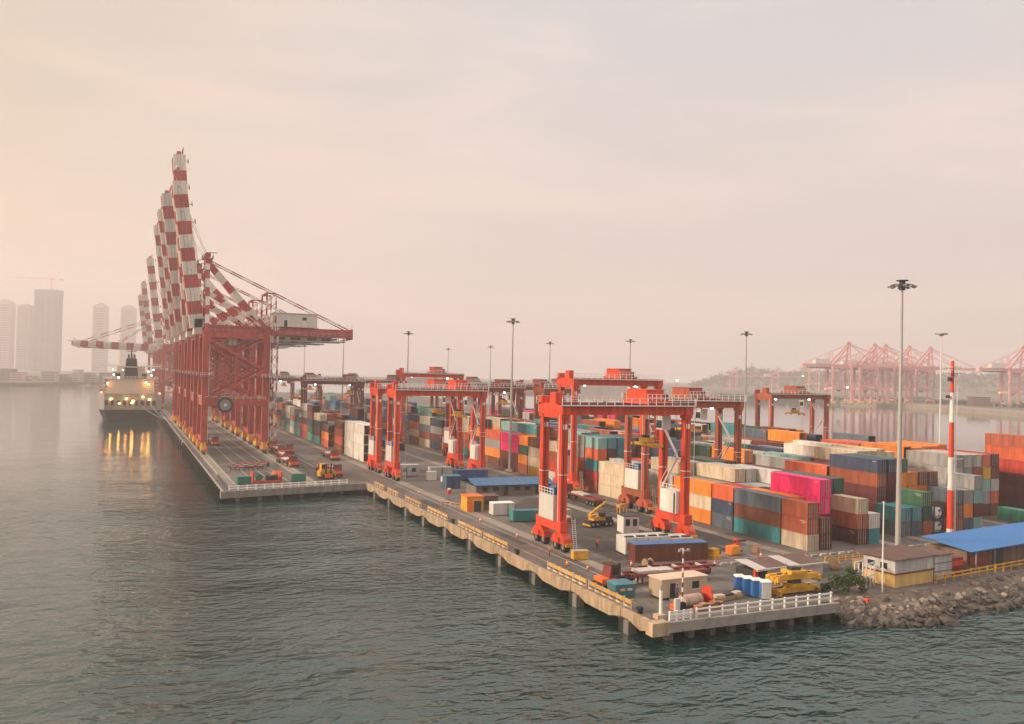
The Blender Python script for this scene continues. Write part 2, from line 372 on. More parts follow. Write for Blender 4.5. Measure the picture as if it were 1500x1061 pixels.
# quay 2 fascia with recesses at the pile caps, and its piles
PILES = [88.3, 101.0, 113.4, 125.7, 138.6, 150.9, 163.5, 175.1, 187.7, 199.6]
q2 = MB()
ys = [82.4]+PILES+[208.6]
for a, c in zip(ys[:-1], ys[1:]):
    a2 = a+.9 if a in PILES else a; c2 = c-.9 if c in PILES else c
    prof = [(a2, -.8), (a2+2.6, -1.4), (c2-2.6, -1.4), (c2, -.8), (c2, .18), (a2, .18)]
    n = len(prof); vs = [(55.15, y, z) for y, z in prof]+[(55.75-.0, y, z) for y, z in prof]
    q2.add(vs, [tuple(range(n)), tuple(range(2*n-1, n-1, -1))]+[(i, i+n, (i+1) % n+n, (i+1) % n) for i in range(n)], 'concrete')
    if c in PILES: q2.box((55.2, c-.9, -.78), (55.75, c+.9, .15), 'concrete')
quay2 = struct(q2.build('quay_edge_beam'), 'tan concrete edge beam along the near quay', 'quay')
for i, y in enumerate(PILES):
    p = MB(); p.box((54.75, y-1.6, WZ-.6), (55.9, y-.5, -.82), 'pier'); p.box((55.35, y-1.9, -1.0), (57.5, y+2.0, -.66), 'pier')
    p.build('pile', quay2)
    p = MB(); p.box((54.95, y-.3, WZ-.6), (55.9, y+.9, -.95), 'black'); p.build('rubber_fender', quay2)
q3 = MB()
q3.box((55.75, 81.95, -1.05), (82.7, 82.42, .12), 'edge'); q3.box((54.9, 81.9, -1.3), (57.2, 82.4+.9, .2), 'concrete')
for i in range(9): q3.box((58+i*3.0, 83.5, WZ-.5), (58.8+i*3.0, 84.3, -1.2), 'pier')
for i in range(5): q3.box((81.2, 84.5, WZ-.5), (82.4, 96, -1.2), 'pier')
struct(q3.build('quay_end_beam'), 'grey stained concrete beam across the near quay end', 'quay')
# quay 1 edge, fender piles, front beam
q1 = MB(); q1.box((20.7, 202, -1.5), (21.35, 900, .22), 'edge')
q1.add([(20.7, 201.2, -1.4), (55.5, 207.8, -1.4), (55.5, 208.7, -1.4), (20.7, 202.2, -1.4), (20.7, 201.2, .15), (55.5, 207.8, .15), (55.5, 208.7, .15), (20.7, 202.2, .15)],
       [(0,3,2,1),(4,5,6,7),(0,1,5,4),(1,2,6,5),(2,3,7,6),(3,0,4,7)], 'pier')
quay1 = struct(q1.build('crane_quay_edge_beam'), 'grey concrete edge of the crane quay', 'quay')
for i in range(46):
    y = 204+i*4.2 if i < 30 else 330+(i-30)*12
    p = MB(); p.box((20.15, y-.35, WZ-.5), (20.7, y+.35, .5), 'black'); p.build('fender_pile', quay1)
for i in range(6):
    p = MB(); y = 202.6+i*1.2; p.box((24+i*5, y, WZ-.5), (24.9+i*5, y+.9, -1.3), 'pier'); p.build('front_pile', quay1)

# embankment with rocks right of the near quay
def emb_line(x):   # crest y, foot y
    crest = 83.0+max(0, x-97)*.135; return crest, crest-5.2-1.2*math.sin(x*.35)
b = MB(); vs = []; n = 0
for i in range(66):
    x = 82.6+i*2.6; c, f_ = emb_line(x)
    if x < 86: f_ = c-1.0-(x-81.5)*.8
    vs += [(x, c+3.0, .0), (x, c+.6, -.1), (x, (c+f_)/2, -1.35), (x, f_-1.2, WZ-.8)]; n += 1
fs = []
for i in range(n-1):
    for j in range(3): fs.append((i*4+j, i*4+j+1, (i+1)*4+j+1, (i+1)*4+j))
b.add(vs, fs, 'soil')
struct(b.build('embankment_slope'), 'earth slope under the rock armour', 'embankment')
def rock_mesh(k):
    bm = bmesh.new(); bmesh.ops.create_icosphere(bm, subdivisions=2 if k % 2 else 1, radius=1)
    off = Vector((k*7.1, k*3.3, k*1.7))
    for v in bm.verts:
        d = noise.noise(v.co*1.1+off)*.45+noise.noise(v.co*2.7+off)*.16
        v.co *= 1+d
        for ax in range(3):
            lim = .62+.16*math.sin(k*2.1+ax*1.3); v.co[ax] = max(-lim, min(lim, v.co[ax]))
    me = bpy.data.meshes.new('boulder'); bm.to_mesh(me); bm.free(); me.materials.append(M['rock1'] if k % 3 else M['rock2']); return me
rocks = [rock_mesh(k) for k in range(9)]
def rock_spot(i, near):
    x = rnd.uniform(82.4, 88.5) if near else 83+(rnd.random()**1.1)*45
    c, f_ = emb_line(x); t = rnd.random()
    if x < 86: f_ = c-1.6-(x-82)*.7
    y = c+.8+(f_-c-1.0)*t; z = -.2-2.2*t
    return x, y, z, t
for i in range(296):
    x, y, z, t = rock_spot(i, i < 42)
    s = (rnd.uniform(.34, .62) if rnd.random() < .72 else rnd.uniform(.62, 1.05))*(1.0 if t > .3 else .8)
    me = rocks[rnd.randrange(9)] if t < .6 else rocks[3*rnd.randrange(3)]
    o = link('boulder', me, None, (x, y, z+s*.15)); o.rotation_euler = (rnd.uniform(-.5, .5), rnd.uniform(-.5, .5), rnd.random()*6.28); o.scale = (s*rnd.uniform(.9, 1.5), s*rnd.uniform(.8, 1.2), s*rnd.uniform(.6, .95))
    tag(o, 'rough granite boulder of the rock armour between yard edge and water', 'boulder', 'boulders of the rock armour')
b = MB()
for i in range(1100):
    x, y, z, t = rock_spot(i, i % 7 == 0)
    s = rnd.uniform(.16, .36); a = rnd.random()*6.28; ca, sa = math.cos(a), math.sin(a); me = rocks[rnd.choice((1, 3, 5, 7)) if False else 4 if rnd.random() < .5 else 2]
    vs = [(x+(v.co.x*ca-v.co.y*sa)*s*1.3, y+(v.co.x*sa+v.co.y*ca)*s, z+.02+v.co.z*s*.8) for v in me.vertices]
    b.add(vs, [tuple(p.vertices) for p in me.polygons], 'rock1' if t < .6 and rnd.random() < .75 else 'rock2')
tag(b.build('rubble'), 'small rubble filling the gaps between the boulders of the rock armour', 'rubble', None, 'stuff')

# ------------------------------------------------------------------ shipping containers
def corr_side(b, x, y0, y1, z0, z1, m, sgn, pitch):
    n = max(4, int((y1-y0)/pitch)); vs = []; fs = []; d = .045
    ys_ = []
    for i in range(n):
        a = y0+(y1-y0)*i/n; p = (y1-y0)/n
        ys_ += [(a, 0), (a+p*.3, 0), (a+p*.45, d), (a+p*.85, d)]
    ys_.append((y1, 0))
    for y, dd in ys_: vs += [(x-sgn*dd, y, z0), (x-sgn*dd, y, z1)]
    for i in range(len(ys_)-1):
        q = (2*i, 2*i+2, 2*i+3, 2*i+1); fs.append(q if sgn > 0 else q[::-1])
    b.add(vs, fs, m)
def container_mesh(Ln, h):
    b = MB(); W = 2.44; w = W/2; l = Ln/2; P = 'grey_slot'
    if P not in M: M[P] = CM['grey']
    t = .12
    for sx in (-1, 1):
        for sy in (-1, 1):
            b.box((min(sx*w, sx*(w-.15)), min(sy*l, sy*(l-.17)), 0), (max(sx*w, sx*(w-.15)), max(sy*l, sy*(l-.17)), h), P)
        b.box((min(sx*w, sx*(w-t)), -l+.17, 0.02), (max(sx*w, sx*(w-t)), l-.17, .17), P)
        b.box((min(sx*w, sx*(w-t)), -l+.17, h-.12), (max(sx*w, sx*(w-t)), l-.17, h-.01), P)
        corr_side(b, sx*(w-.025), -l+.17, l-.17, .17, h-.12, P, sx, .36 if Ln > 7 else .33)
    # far end (front wall) and sills, headers
    b.box((-w+.15, l-.1, 0.02), (w-.15, l-.02, h-.02), P)
    for i in range(7): b.box((-w+.25+i*.3, l-.02, .2), (-w+.4+i*.3, l+.012, h-.15), P)
    b.box((-w+.15, -l+.02, 0.02), (w-.15, -l+.12, .16), P); b.box((-w+.15, -l+.02, h-.14), (w-.15, -l+.12, h-.02), P)
    # roof and floor
    n = max(6, int(Ln/.55)); vs = []; fs = []
    for i in range(n+1):
        y = -l+.12+(Ln-.22)*i/n; z = h-.045+(.02 if i % 2 else 0)
        vs += [(-w+t, y, z), (w-t, y, z)]
    for i in range(n): fs.append((2*i, 2*i+1, 2*i+3, 2*i+2))
    b.add(vs, fs, P)
    b.box((-w+.1, -l+.1, .05), (w-.1, l-.1, .12), 'dark')
    return b.mesh('shipping_container')
def door_mesh(sx, h):
    b = MB(); P = 'grey_slot'; w = 1.07
    x0, x1 = (-w, -.012) if sx < 0 else (.012, w)
    b.box((x0, -.045, .17), (x1, 0, h-.15), P)
    for k in range(3):
        z = .25+(h-.55)*k/3; b.box((x0+.07, -.06, z), (x1-.07, -.045, z+(h-.55)/3-.12), P)
    return b.mesh('door')
def rod_mesh(sx, h):
    b = MB()
    for k in (.3, .78):
        x = sx*k; b.box((x-.04, -.11, .12), (x+.04, -.062, h-.1), 'mast'); b.box((x-.02, -.13, 1.05), (x+sx*.28, -.10, 1.1), 'mast')
    return b.mesh('locking_rods')
def marking_mesh(Ln, h, seed):
    g = random.Random(seed); b = MB(); l = Ln/2
    # small worn stencil patches, too far off to read: upper corner of the long side and the door end
    for sx in (-1,):
        y = -l+.45
        for r_ in range(g.choice((1, 2, 2))):
            x0 = 0
            for k in range(g.randint(5, 8)):
                w_ = g.uniform(.08, .13); z = h-.5-r_*.28
                b.box((sx*1.222-.004, y+x0, z), (sx*1.222+.004, y+x0+w_, z+.16), 'roofw'); x0 += w_+.06
    return b.mesh('marking')
CMESH = {}; DMESH = {}
for Ln in (6.06, 12.19):
    for h in (2.59, 2.9): CMESH[(Ln, h)] = container_mesh(Ln, h)
for h in (2.59, 2.9):
    DMESH[h] = [(door_mesh(s, h), rod_mesh(s, h)) for s in (-1, 1)]
MARK = {k: [marking_mesh(k[0], k[1], q) for q in range(3)] for k in CMESH}
def paint(o, m):
    o.material_slots[0].link = 'OBJECT'; o.material_slots[0].material = m
CONT = []   # dict per container
TIERW = ['bottom', 'second up', 'third up', 'fourth up', 'fifth up', 'sixth up', 'seventh up']
def stack(block, row, bay, x, y, Ln, colours, doors=True, hs=None, note=None):
    z = 0
    for i, c in enumerate(colours):
        h = 2.59
        if c.endswith('+'): c = c[:-1]; h = 2.9
        CONT.append(dict(block=block, row=row, bay=bay, x=x+1.22+rnd.uniform(-.04, .04), y=y+Ln/2+rnd.uniform(-.06, .06), z=z, L=Ln, h=h, c=c, tier=i, n=len(colours), doors=doors, note=note, x0=x, y0=y))
        z += h+.02
PW = [('rust red', 9), ('brown', 7), ('maroon', 6), ('orange', 7), ('red', 3), ('vermilion', 5), ('navy', 7), ('slate', 5), ('blue', 3), ('teal', 5), ('pale teal', 3), ('green', 3), ('dark green', 3), ('grey', 6), ('pale grey', 5), ('cream', 8), ('white', 4), ('magenta', 1), ('yellow', 1), ('sea green', 1)]
POOL = [c for c, k in PW for _ in range(k)]
def rc(n): return [rnd.choice(POOL)+('+' if rnd.random() < .35 else '') for _ in range(n)]
MID = 'middle block'; INN = 'inner block'; QB = 'quayside block'; BB = 'basin block'
def X1(r): return 102.6+2.75*r
# middle block, first row: seen along its long faces
stack(MID, 0, 0, X1(0), 108.9, 6.06, ['cream', 'rust red', 'rust red'])
stack(MID, 0, 1, X1(0), 115.3, 12.19, ['teal', 'brown', 'slate'], False)
stack(MID, 0, 2, X1(0), 127.9, 6.06, ['slate', 'slate', 'slate', 'vermilion'][:2]+['vermilion'] if False else ['slate', 'navy', 'vermilion'])
stack(MID, 0, 3, X1(0), 134.3, 12.19, ['orange', 'cream', 'orange'], False)
stack(MID, 0, 4, X1(0), 147.0, 12.19, ['grey', 'cream', 'pale grey'])
stack(MID, 0, 5, X1(0), 164.6, 12.19, ['cream', 'cream', 'cream'], False)
stack(MID, 0, 6, X1(0), 177.5, 6.06, ['rust red', 'red', 'teal', 'vermilion', 'pale teal'], False)
stack(MID, 0, 7, X1(0), 184.0, 6.06, ['orange', 'rust red', 'vermilion', 'grey', 'grey'], False)
stack(MID, 0, 8, X1(0), 190.6, 12.19, ['white', 'red', 'rust red', 'cream'], False)
stack(MID, 0, 9, X1(0), 203.3, 12.19, ['yellow', 'cream', 'cream', 'brown'], False)
stack(MID, 0, 10, X1(0), 216.0, 6.06, ['rust red', 'orange', 'dark green', 'orange'], False)
stack(MID, 0, 11, X1(0), 222.5, 12.19, ['brown', 'brown', 'magenta', 'magenta'], False)
stack(MID, 0, 12, X1(0), 235.2, 12.19, ['brown', 'orange', 'grey', 'vermilion'], True)
stack(MID, 0, 13, X1(0), 248.2, 12.19, ['maroon', 'orange', 'navy', 'orange+', 'slate'], True)
# second and further rows
stack(MID, 1, 0, X1(1), 108.9, 6.06, ['maroon', 'brown'])
stack(MID, 1, 1, X1(1), 115.3, 12.19, ['maroon', 'brown', 'orange'])
stack(MID, 1, 2, X1(1), 127.9, 6.06, ['brown', 'grey', 'red'])
stack(MID, 1, 3, X1(1), 134.3, 12.19, ['maroon', 'slate', 'grey'])
stack(MID, 2, 1, X1(2), 112.0, 12.19, ['brown', 'maroon', 'magenta+', 'magenta+'])
stack(MID, 2, 2, X1(2), 127.9, 6.06, ['grey', 'grey', 'grey'])
stack(MID, 2, 3, X1(2), 134.3, 12.19, ['brown', 'white', 'cream', 'cream'])
stack(MID, 3, 2, X1(3), 127.9, 6.06, ['grey', 'brown', 'pale grey'])
stack(MID, 3, 3, X1(3), 134.3, 12.19, ['grey', 'maroon', 'cream', 'pale grey'], False)
stack(MID, 4, 0, X1(4)+1.2, 110.2, 6.06, ['maroon', 'rust red', 'cream'])
stack(MID, 5, 0, X1(5)+1.2, 110.2, 6.06, ['teal', 'white'])
stack(MID, 4, 1, X1(4), 117.2, 12.19, ['brown', 'maroon', 'slate', 'slate'], False)
stack(MID, 5, 1, X1(5), 117.2, 12.19, ['brown', 'maroon', 'brown', 'dark green'], False)
stack(MID, 4, 2, X1(4), 130.0, 12.19, ['grey', 'grey', 'cream', 'pale grey'], False)
stack(MID, 5, 2, X1(5), 130.0, 12.19, ['grey', 'navy', 'maroon', 'maroon'], False)
for r_ in range(1, 6):
    y = 147.0
    plan = {1: ['grey', 'cream', 'cream', 'cream'], 2: ['cream', 'grey', 'grey', 'pale grey'], 3: ['cream', 'maroon', 'cream'], 4: ['grey', 'maroon', 'maroon', 'dark green'], 5: ['maroon', 'brown', 'maroon', 'maroon']}
    stack(MID, r_, 4, X1(r_), y, 12.19, plan[r_])
    stack(MID, r_, 5, X1(r_), 164.6, 12.19, rc(rnd.choice((3, 4))))
ends6 = {1: ['rust red', 'maroon', 'cream', 'maroon', 'teal'], 2: ['brown', 'grey', 'rust red', 'teal', 'teal'], 3: ['cream', 'brown', 'maroon', 'maroon', 'slate'], 4: ['slate', 'maroon', 'grey', 'brown', 'maroon'], 5: ['slate', 'brown', 'maroon', 'navy', 'maroon']}
for r_ in range(1, 6):
    stack(MID, r_, 6, X1(r_), 177.5, 12.19, ends6[r_])
    y = 190.6; k = 7
    while y < 420:
        n = rnd.choice((4, 4, 5, 5)) if y < 230 else rnd.choice((3, 4, 4, 5, 5))
        stack(MID, r_, k, X1(r_), y, 12.19, rc(n)); y += 12.75; k += 1
y = 261; k = 14
while y < 560:
    if k % 7 != 0: stack(MID, 0, k, X1(0), y, 12.19, rc(rnd.choice((3, 4, 4, 5))), rnd.random() < .5)
    y += 12.75; k += 1
for r_ in range(1, 6):
    y = 420; k = 25
    while y < 560: stack(MID, r_, k, X1(r_), y, 12.19, rc(rnd.choice((3, 4, 5)))); y += 12.75; k += 1
# quayside block under the first row of gantries
def X0(r): return 67.2+2.75*r
for r_ in (0, 1):
    for j, y in enumerate((257, 269.6)): stack(QB, r_, j, X0(r_), y, 12.19, ['white', 'white', 'white+', 'white+'])
stack(QB, 0, 2, X0(0), 284.5, 12.19, ['rust red', 'vermilion', 'rust red', 'brown'])
stack(QB, 1, 2, X0(1), 284.5, 12.19, ['rust red', 'rust red', 'rust red', 'maroon'])
stack(QB, 0, 3, X0(0), 306, 12.19, ['vermilion', 'orange', 'maroon'])
stack(QB, 1, 3, X0(1), 306, 12.19, ['navy', 'orange', 'dark green'])
stack(QB, 2, 3, X0(2), 306, 12.19, ['navy', 'teal', 'brown'])
for r_ in range(0, 5):
    y = 258.0 if r_ in (3, 4) else (270.5 if r_ == 2 else 320); k = 4
    while y < 620:
        if r_ == 2 and y < 300: nn = rnd.choice((1, 2))
        elif r_ == 2: nn = rnd.choice((2, 3, 4))
        elif r_ > 2 and y < 275: nn = 2 if r_ == 4 else 1
        elif r_ > 2 and y < 300: nn = rnd.choice((2, 3))
        else: nn = rnd.choice((3, 4, 4, 5))
        if not (r_ < 3 and 395 < y < 410) and not (r_ == 2 and 304 < y < 319): stack(QB, r_, k, X0(r_), y, 12.19, rc(nn), rnd.random() < .6)
        y += 12.75; k += 1
# inner block
def X2(r): return 131.4+2.75*r
stack(INN, 0, 0, 128.8, 113.4, 6.06, ['slate', 'teal'])
stack(INN, 1, 0, 131.5, 113.4, 6.06, ['slate', 'teal'])
stack(INN, 2, 0, 134.2, 113.4, 6.06, ['rust red', 'dark green', 'green'])
stack(INN, 4, 0, X2(4)+.2, 113.6, 6.06, ['rust red', 'brown', 'slate'])
stack(INN, 5, 0, X2(5), 113.6, 6.06, ['slate', 'orange', 'grey'])
stack(INN, 6, 0, X2(6), 113.6, 6.06, ['pale teal', 'maroon', 'pale teal', 'grey'])
stack(INN, 0, 1, X2(0), 121.4, 12.19, ['maroon', 'rust red', 'maroon', 'rust red', 'navy'])
stack(INN, 1, 1, X2(1), 121.4, 12.19, ['maroon', 'maroon', 'maroon', 'maroon', 'navy'])
stack(INN, 2, 1, X2(2), 121.4, 12.19, ['rust red', 'dark green', 'orange', 'orange', 'green'])
stack(INN, 3, 1, X2(3), 121.4, 12.19, ['brown', 'dark green', 'orange', 'orange'])
stack(INN, 4, 1, X2(4), 121.4, 12.19, ['brown', 'maroon', 'orange', 'brown'])
stack(INN, 5, 1, X2(5), 121.4, 12.19, ['navy', 'maroon', 'slate', 'brown'])
for r_ in range(0, 7):
    y = 134.4; k = 2
    while y < 330:
        top = rnd.choice((3, 3, 4, 4)) if y < 190 else rnd.choice((3, 4, 4, 5))
        cc = rc(top)
        if k == 2 and r_ >= 3: cc = rc(3)+['rust red', 'cream']
        if k == 2 and r_ == 0: cc = ['dark green', 'green', 'navy', 'vermilion']
        if k == 3 and r_ >= 4: cc = rc(4)+['white']
        stack(INN, r_, k, X2(r_), y, 12.19, cc, r_ < 4); y += 12.75; k += 1
# basin block
def X3(r): return 157.6+2.75*r
wall5 = [['red', 'pale grey', 'pale grey', 'pale grey', 'grey'], ['pale teal', 'brown', 'grey', 'grey', 'pale grey'], ['maroon', 'maroon', 'maroon', 'rust red', 'pale grey'], ['maroon', 'grey', 'pale teal', 'yellow', 'vermilion'], ['brown', 'vermilion', 'pale grey', 'brown', 'maroon']]
for r_ in range(5): stack(BB, r_, 1, X3(r_), 125.5, 12.19, wall5[r_])
stack(BB, 3, 0, X3(3), 109.8, 12.19, ['sea green'])
stack(BB, 4, 0, X3(4), 109.5, 6.06, ['maroon', 'vermilion'])
stack(BB, 5, 0, X3(5), 109.5, 6.06, ['maroon', 'brown'])
for j, y in enumerate((112.4, 125.1)):
    stack(BB, 6, j, 182.0, y, 12.19, ['maroon', 'maroon+', 'maroon', 'red+', 'vermilion+', 'rust red'][:6])
    stack(BB, 7, j, 184.8, y, 12.19, ['maroon', 'brown', 'maroon', 'red', 'rust red'])
for r_ in range(0, 8):
    y = 138.5; k = 2
    while y < 300:
        cc = rc(rnd.choice((3, 4, 4, 5)))
        if r_ == 3 and 255 < y < 285: cc = ['brown', 'grey', 'magenta', 'magenta', 'magenta']
        if r_ > 5 and y > 225: break
        if k == 2 and r_ < 5: cc = rc(4)+['orange']
        if k == 3 and r_ < 3: cc = rc(3)+['cream', 'vermilion']
        stack(BB, r_, k, X3(r_), y, 12.19, cc); y += 12.75; k += 1

# keep only what can be seen, the 300 that show largest one by one
occ = {}
for c in CONT:
    occ.setdefault((c['block'], c['row'], c['bay']), []).append(c)
def covered(c, dx, dy):
    px, py, pz = c['x']+dx, c['y']+dy, c['z']+c['h']/2
    for o in CONT:
        if o is not c and abs(o['x']-px) < 1.25 and abs(o['y']-py) < o['L']/2+.1 and o['z'] <= pz <= o['z']+o['h']: return True
    return False
vis = []
for c in CONT:
    top = c['tier'] == c['n']-1
    Lf = not covered(c, -2.75, 0)
    if not Lf and c['L'] > 7: Lf = not (covered(c, -2.75, -4) and covered(c, -2.75, 4))
    Nf = not covered(c, 0, -(c['L']/2+.8))
    if not (top or Lf or Nf): continue
    D = c['x']*math.sin(YAW)+c['y']*math.cos(YAW)
    Xc = c['x']*math.cos(YAW)-c['y']*math.sin(YAW)
    area = (Lf*c['L']*c['h']*.7+Nf*2.44*c['h']*.7+top*c['L']*2.44*(max(0, 28-c['z'])/max(D, 1)))/D/D
    # how far the neighbour in front leaves the lower part open to the camera
    front = max([o['z']+o['h'] for o in CONT if o is not c and abs((o['x']-c['x'])-(c['x']/c['y'])*(o['y']-c['y'])) < 2.2 and o['y'] < c['y']-3 and o['y'] > c['y']-40] or [0])
    zt = c['z']+c['h']
    if zt < front*.72: area *= .15
    if abs(Xc/D) > .615: area = 0
    c['D'] = D; c['area'] = area; c['Nf'] = Nf
    if area > 0: vis.append(c)
vis.sort(key=lambda c: -c['area'])
solo, rest = vis[:298], vis[298:]
used = {}
for c in solo:
    o = link('shipping_container', CMESH[(c['L'], c['h'])], None, (c['x'], c['y'], c['z']))
    if not c['doors']: o.rotation_euler = (0, 0, math.pi)
    paint(o, CM[c['c']])
    size = 'short' if c['L'] < 7 else 'long'
    bx = sorted({q['y0'] for q in CONT if q['block'] == c['block'] and q['row'] == c['row']}).index(c['y0'])
    tw = TIERW[c['tier']] if c['tier'] < c['n']-1 else ('alone on the ground' if c['n'] == 1 else 'topmost')
    lab = '%s %s container, %s in %s stack back, %s row, %s' % (c['c'], size, tw, ORD[bx] if bx < 20 else 'far', ORD[c['row']], c['block'])
    if tw == 'alone on the ground': lab = '%s %s container alone on the ground, %s stack back, %s row, %s' % (c['c'], size, ORD[bx] if bx < 20 else 'far', ORD[c['row']], c['block'])
    used.setdefault(lab, []).append(o)
    tag(o, lab, 'container', 'shipping containers stacked in the yard')
    if c['D'] < 330 and rnd.random() < .75: link('marking', MARK[(c['L'], c['h'])][rnd.randrange(3)], o)
    if c['D'] < 215 and c['Nf'] and c['doors']:
        for (dm, rm) in DMESH[c['h']]:
            d = link('door', dm, o, (0, -c['L']/2+.12, 0)); paint(d, CM[c['c']])
            rr_ = link('locking_rods', rm, d)
b = MB()
for c in rest:
    b.box((c['x']-1.22, c['y']-c['L']/2, c['z']), (c['x']+1.22, c['y']+c['L']/2, c['z']+c['h']-.03), CM[c['c']])
far = b.build('far_container_stacks'); tag(far, 'hazy far stacks of mixed colour containers behind the nearer blocks', 'container stacks', None, 'stuff')

# tank containers, two of them, round ends to the road
def tank(z, lab):
    t = thing('tank_container', lab, 'tank container', (138.25, 113.4, z), 0, 'tank containers')
    f = MB()
    for y in (0, 6.0):
        for x in (-1.15, 1.15): f.bxc((x, y, 1.28), (.16, .16, 2.56), CM['navy'])
        for z_ in (.08, 2.5): f.bxc((0, y, z_), (2.2, .15, .15), CM['navy'])
        f.beam((-1.1, y, .15), (-.5, y, .7), .1, .1, CM['navy']); f.beam((1.1, y, .15), (.5, y, .7), .1, .1, CM['navy'])
    for x in (-1.15, 1.15):
        for z_ in (.08, 2.5): f.bxc((x, 3, z_), (.13, 5.85, .13), CM['navy'])
    f.build('frame', t)
    k = MB(); k.tube((0, .25, 1.28), (0, 5.75, 1.28), 1.08, CM['white'], 20); k.tube((0, .05, 1.28), (0, .25, 1.28), .7, CM['white'], 20, 1.08); k.tube((0, 5.75, 1.28), (0, 5.95, 1.28), 1.08, CM['white'], 20, .7)
    k.build('tank', t)
    h = MB(); h.bxc((.2, -.02, 1.75), (.5, .1, .35), 'dark'); h.bxc((0, -.02, .75), (.35, .12, .3), 'steel'); h.build('valve', t)
tank(0, 'white tank container with round end, standing on the ground in its dark frame')
tank(2.6, 'white tank container with round end, stacked on the lower tank container')

# ------------------------------------------------------------------ rubber tyred gantry cranes
S = 23.5; WB = 6.6; GT = 23.1
def wheels(b, x, y):
    b.tube((x-.45, y, .8), (x+.45, y, .8), .8, 'black', 14); b.tube((x-.5, y, .8), (x+.5, y, .8), .38, 'steel', 10)
def make_rtg(label, m, loc, trolley=.72, hoist=6.0, gt=GT, white=True, sign=False, lit=True):
    r = thing('gantry_crane', label, 'gantry crane', loc, 0, 'rubber tyred gantry cranes')
    gb = gt-1.6
    for x in (0, S):
        for y in (0, WB):
            b = MB(); b.beam((x, y, 4.6), (x, y, gb), 1.15, 1.15, m)
            b.bxc((x, y, gb-.3), (1.5, 1.5, .5), m); b.bxc((x, y, 12), (1.24, 1.24, .12), 'rail')
            for z_ in (7.2, 9.6, 14.6, 17.2): b.bxc((x, y, z_), (1.19, 1.19, .09), m)
            b.box((x+.58, y-.35, 5), (x+.64, y-.28, gb), 'dark'); b.box((x-.2, y-.66, 5), (x-.13, y-.58, gb), 'dark'); b.box((x-.35, y-.6, gb-2.3), (x+.35, y-.575, gb-1.5), 'rail')
            b.build('leg', r)
        b = MB()
        b.box((x-.75, -1.1, 3.1), (x+.75, WB+1.1, 4.6), m)
        b.build('sill_beam', r)
        for y in (-.2, WB+.2):
            b = MB(); sg = -1 if y < 1 else 1
            pts = [(y-2.3, 1.25), (y+2.3, 1.25), (y+2.1, 2.1), (y+.7, 3.1), (y-.7, 3.1), (y-2.1, 2.1)]
            vs = [(x-.7, py, pz) for py, pz in pts]+[(x+.7, py, pz) for py, pz in pts]
            b.add(vs, [tuple(range(6)), tuple(range(11, 5, -1))]+[(i, i+6, (i+1) % 6+6, (i+1) % 6) for i in range(6)], m)
            b.bxc((x, y+sg*2.6, 1.3), (1.3, .3, .5), 'yellow'); b.bxc((x-.85, y, 1.8), (.3, 1.2, .8), m)
            bg_ = b.build('bogie', r)
            for dy in (-1.3, 1.3):
                w = MB(); wheels(w, x, y+dy); w.build('wheel', bg_)
        # portal tie at the top
        b = MB()
        b.box((x-.6, .5, gb-.6 if x == 0 else gb+.1), (x+.6, WB-.5, gt+.1), m); b.box((x-.75, -1.0, gb), (x+.75, WB+1.0, gt), m)
        if x == 0: b.box((x-.5, WB*.3, gt+.1), (x+.7, WB*.6, gt+1.9), m); b.box((x-.9, WB-.4, gt), (x+.6, WB+.6, gt+1.2), m)
        b.build('end_tie', r)
    for y in (0, WB):
        b = MB(); b.box((.75, y-.55, gb), (S-.75, y+.55, gt), m); b.box((-1.2, y-.12, gt), (S+1.2, y+.12, gt+.15), 'dark')
        g = b.build('girder', r)
        yo = -.95 if y == 0 else .95
        b = MB(); b.box((-1.0, y+yo-.45, gt-.12), (S+1.0, y+yo+.45, gt-.04), 'steel')
        b.rail((-1.0, y+yo*1.42, gt-.04), (S+1.0, y+yo*1.42, gt-.04), 'rail', 1.2, 16, .10); b.beam((-1.0, y+yo*1.45, gt-.06), (S+1, y+yo*1.45, gt-.06), .08, .2, 'rail')
        b.build('walkway', g)
    # trolley
    tx = S*trolley
    b = MB(); b.box((tx-2.6, -.7, gt+.15), (tx+2.6, WB+.7, gt+.75), m); b.box((tx-2.2, .3, gt+.75), (tx+1.2, WB-.3, gt+2.5), m)
    b.box((tx+1.3, .8, gt+.75), (tx+2.4, 2.6, gt+1.9), 'dark'); b.tube((tx+1.9, 3.2, gt+1.6), (tx+1.9, 5.8, gt+1.6), .6, 'dark', 12)
    b.rail((tx-2.6, -.7, gt+.75), (tx+2.6, -.7, gt+.75), 'rail', 1.1, 6, .07); b.rail((tx-2.6, WB+.7, gt+.75), (tx+2.6, WB+.7, gt+.75), 'rail', 1.1, 6, .07)
    b.box((tx-2.35, .2, gt+2.5), (tx+1.35, WB-.2, gt+2.62), m)
    t = b.build('trolley', r)
    c = MB(); c.box((tx+1.5, 1.0, gb-2.6), (tx+3.2, 2.9, gb-.3), 'white' if white else m); c.box((tx+1.46, 1.15, gb-2.3), (tx+3.24, 2.75, gb-1.0), 'glass'); c.beam((tx+2.3, 2, gb-.3), (tx+2.3, 2, gt+.2), .3, .3, m)
    c.build('operator_cabin', t)
    # hoist ropes and spreader lying along the block
    zs = gb-hoist
    b = MB(); b.bxc((tx, WB/2, zs+.25), (1.6, 5.8, .45), 'yellow'); b.bxc((tx, WB/2, zs+.95), (1.5, 2.6, .8), 'yellow')
    for sy in (-1, 1):
        b.bxc((tx, WB/2+sy*3.0, zs+.1), (2.44, .4, .5), 'yellow')
        for sx in (-1, 1): b.bxc((tx+sx*1.15, WB/2+sy*3.05, zs-.25), (.18, .3, .5), 'dark')
    b.bxc((tx, WB/2+.5, zs+1.5), (.9, 1.1, .6), 'dark')
    sp = b.build('spreader', r)
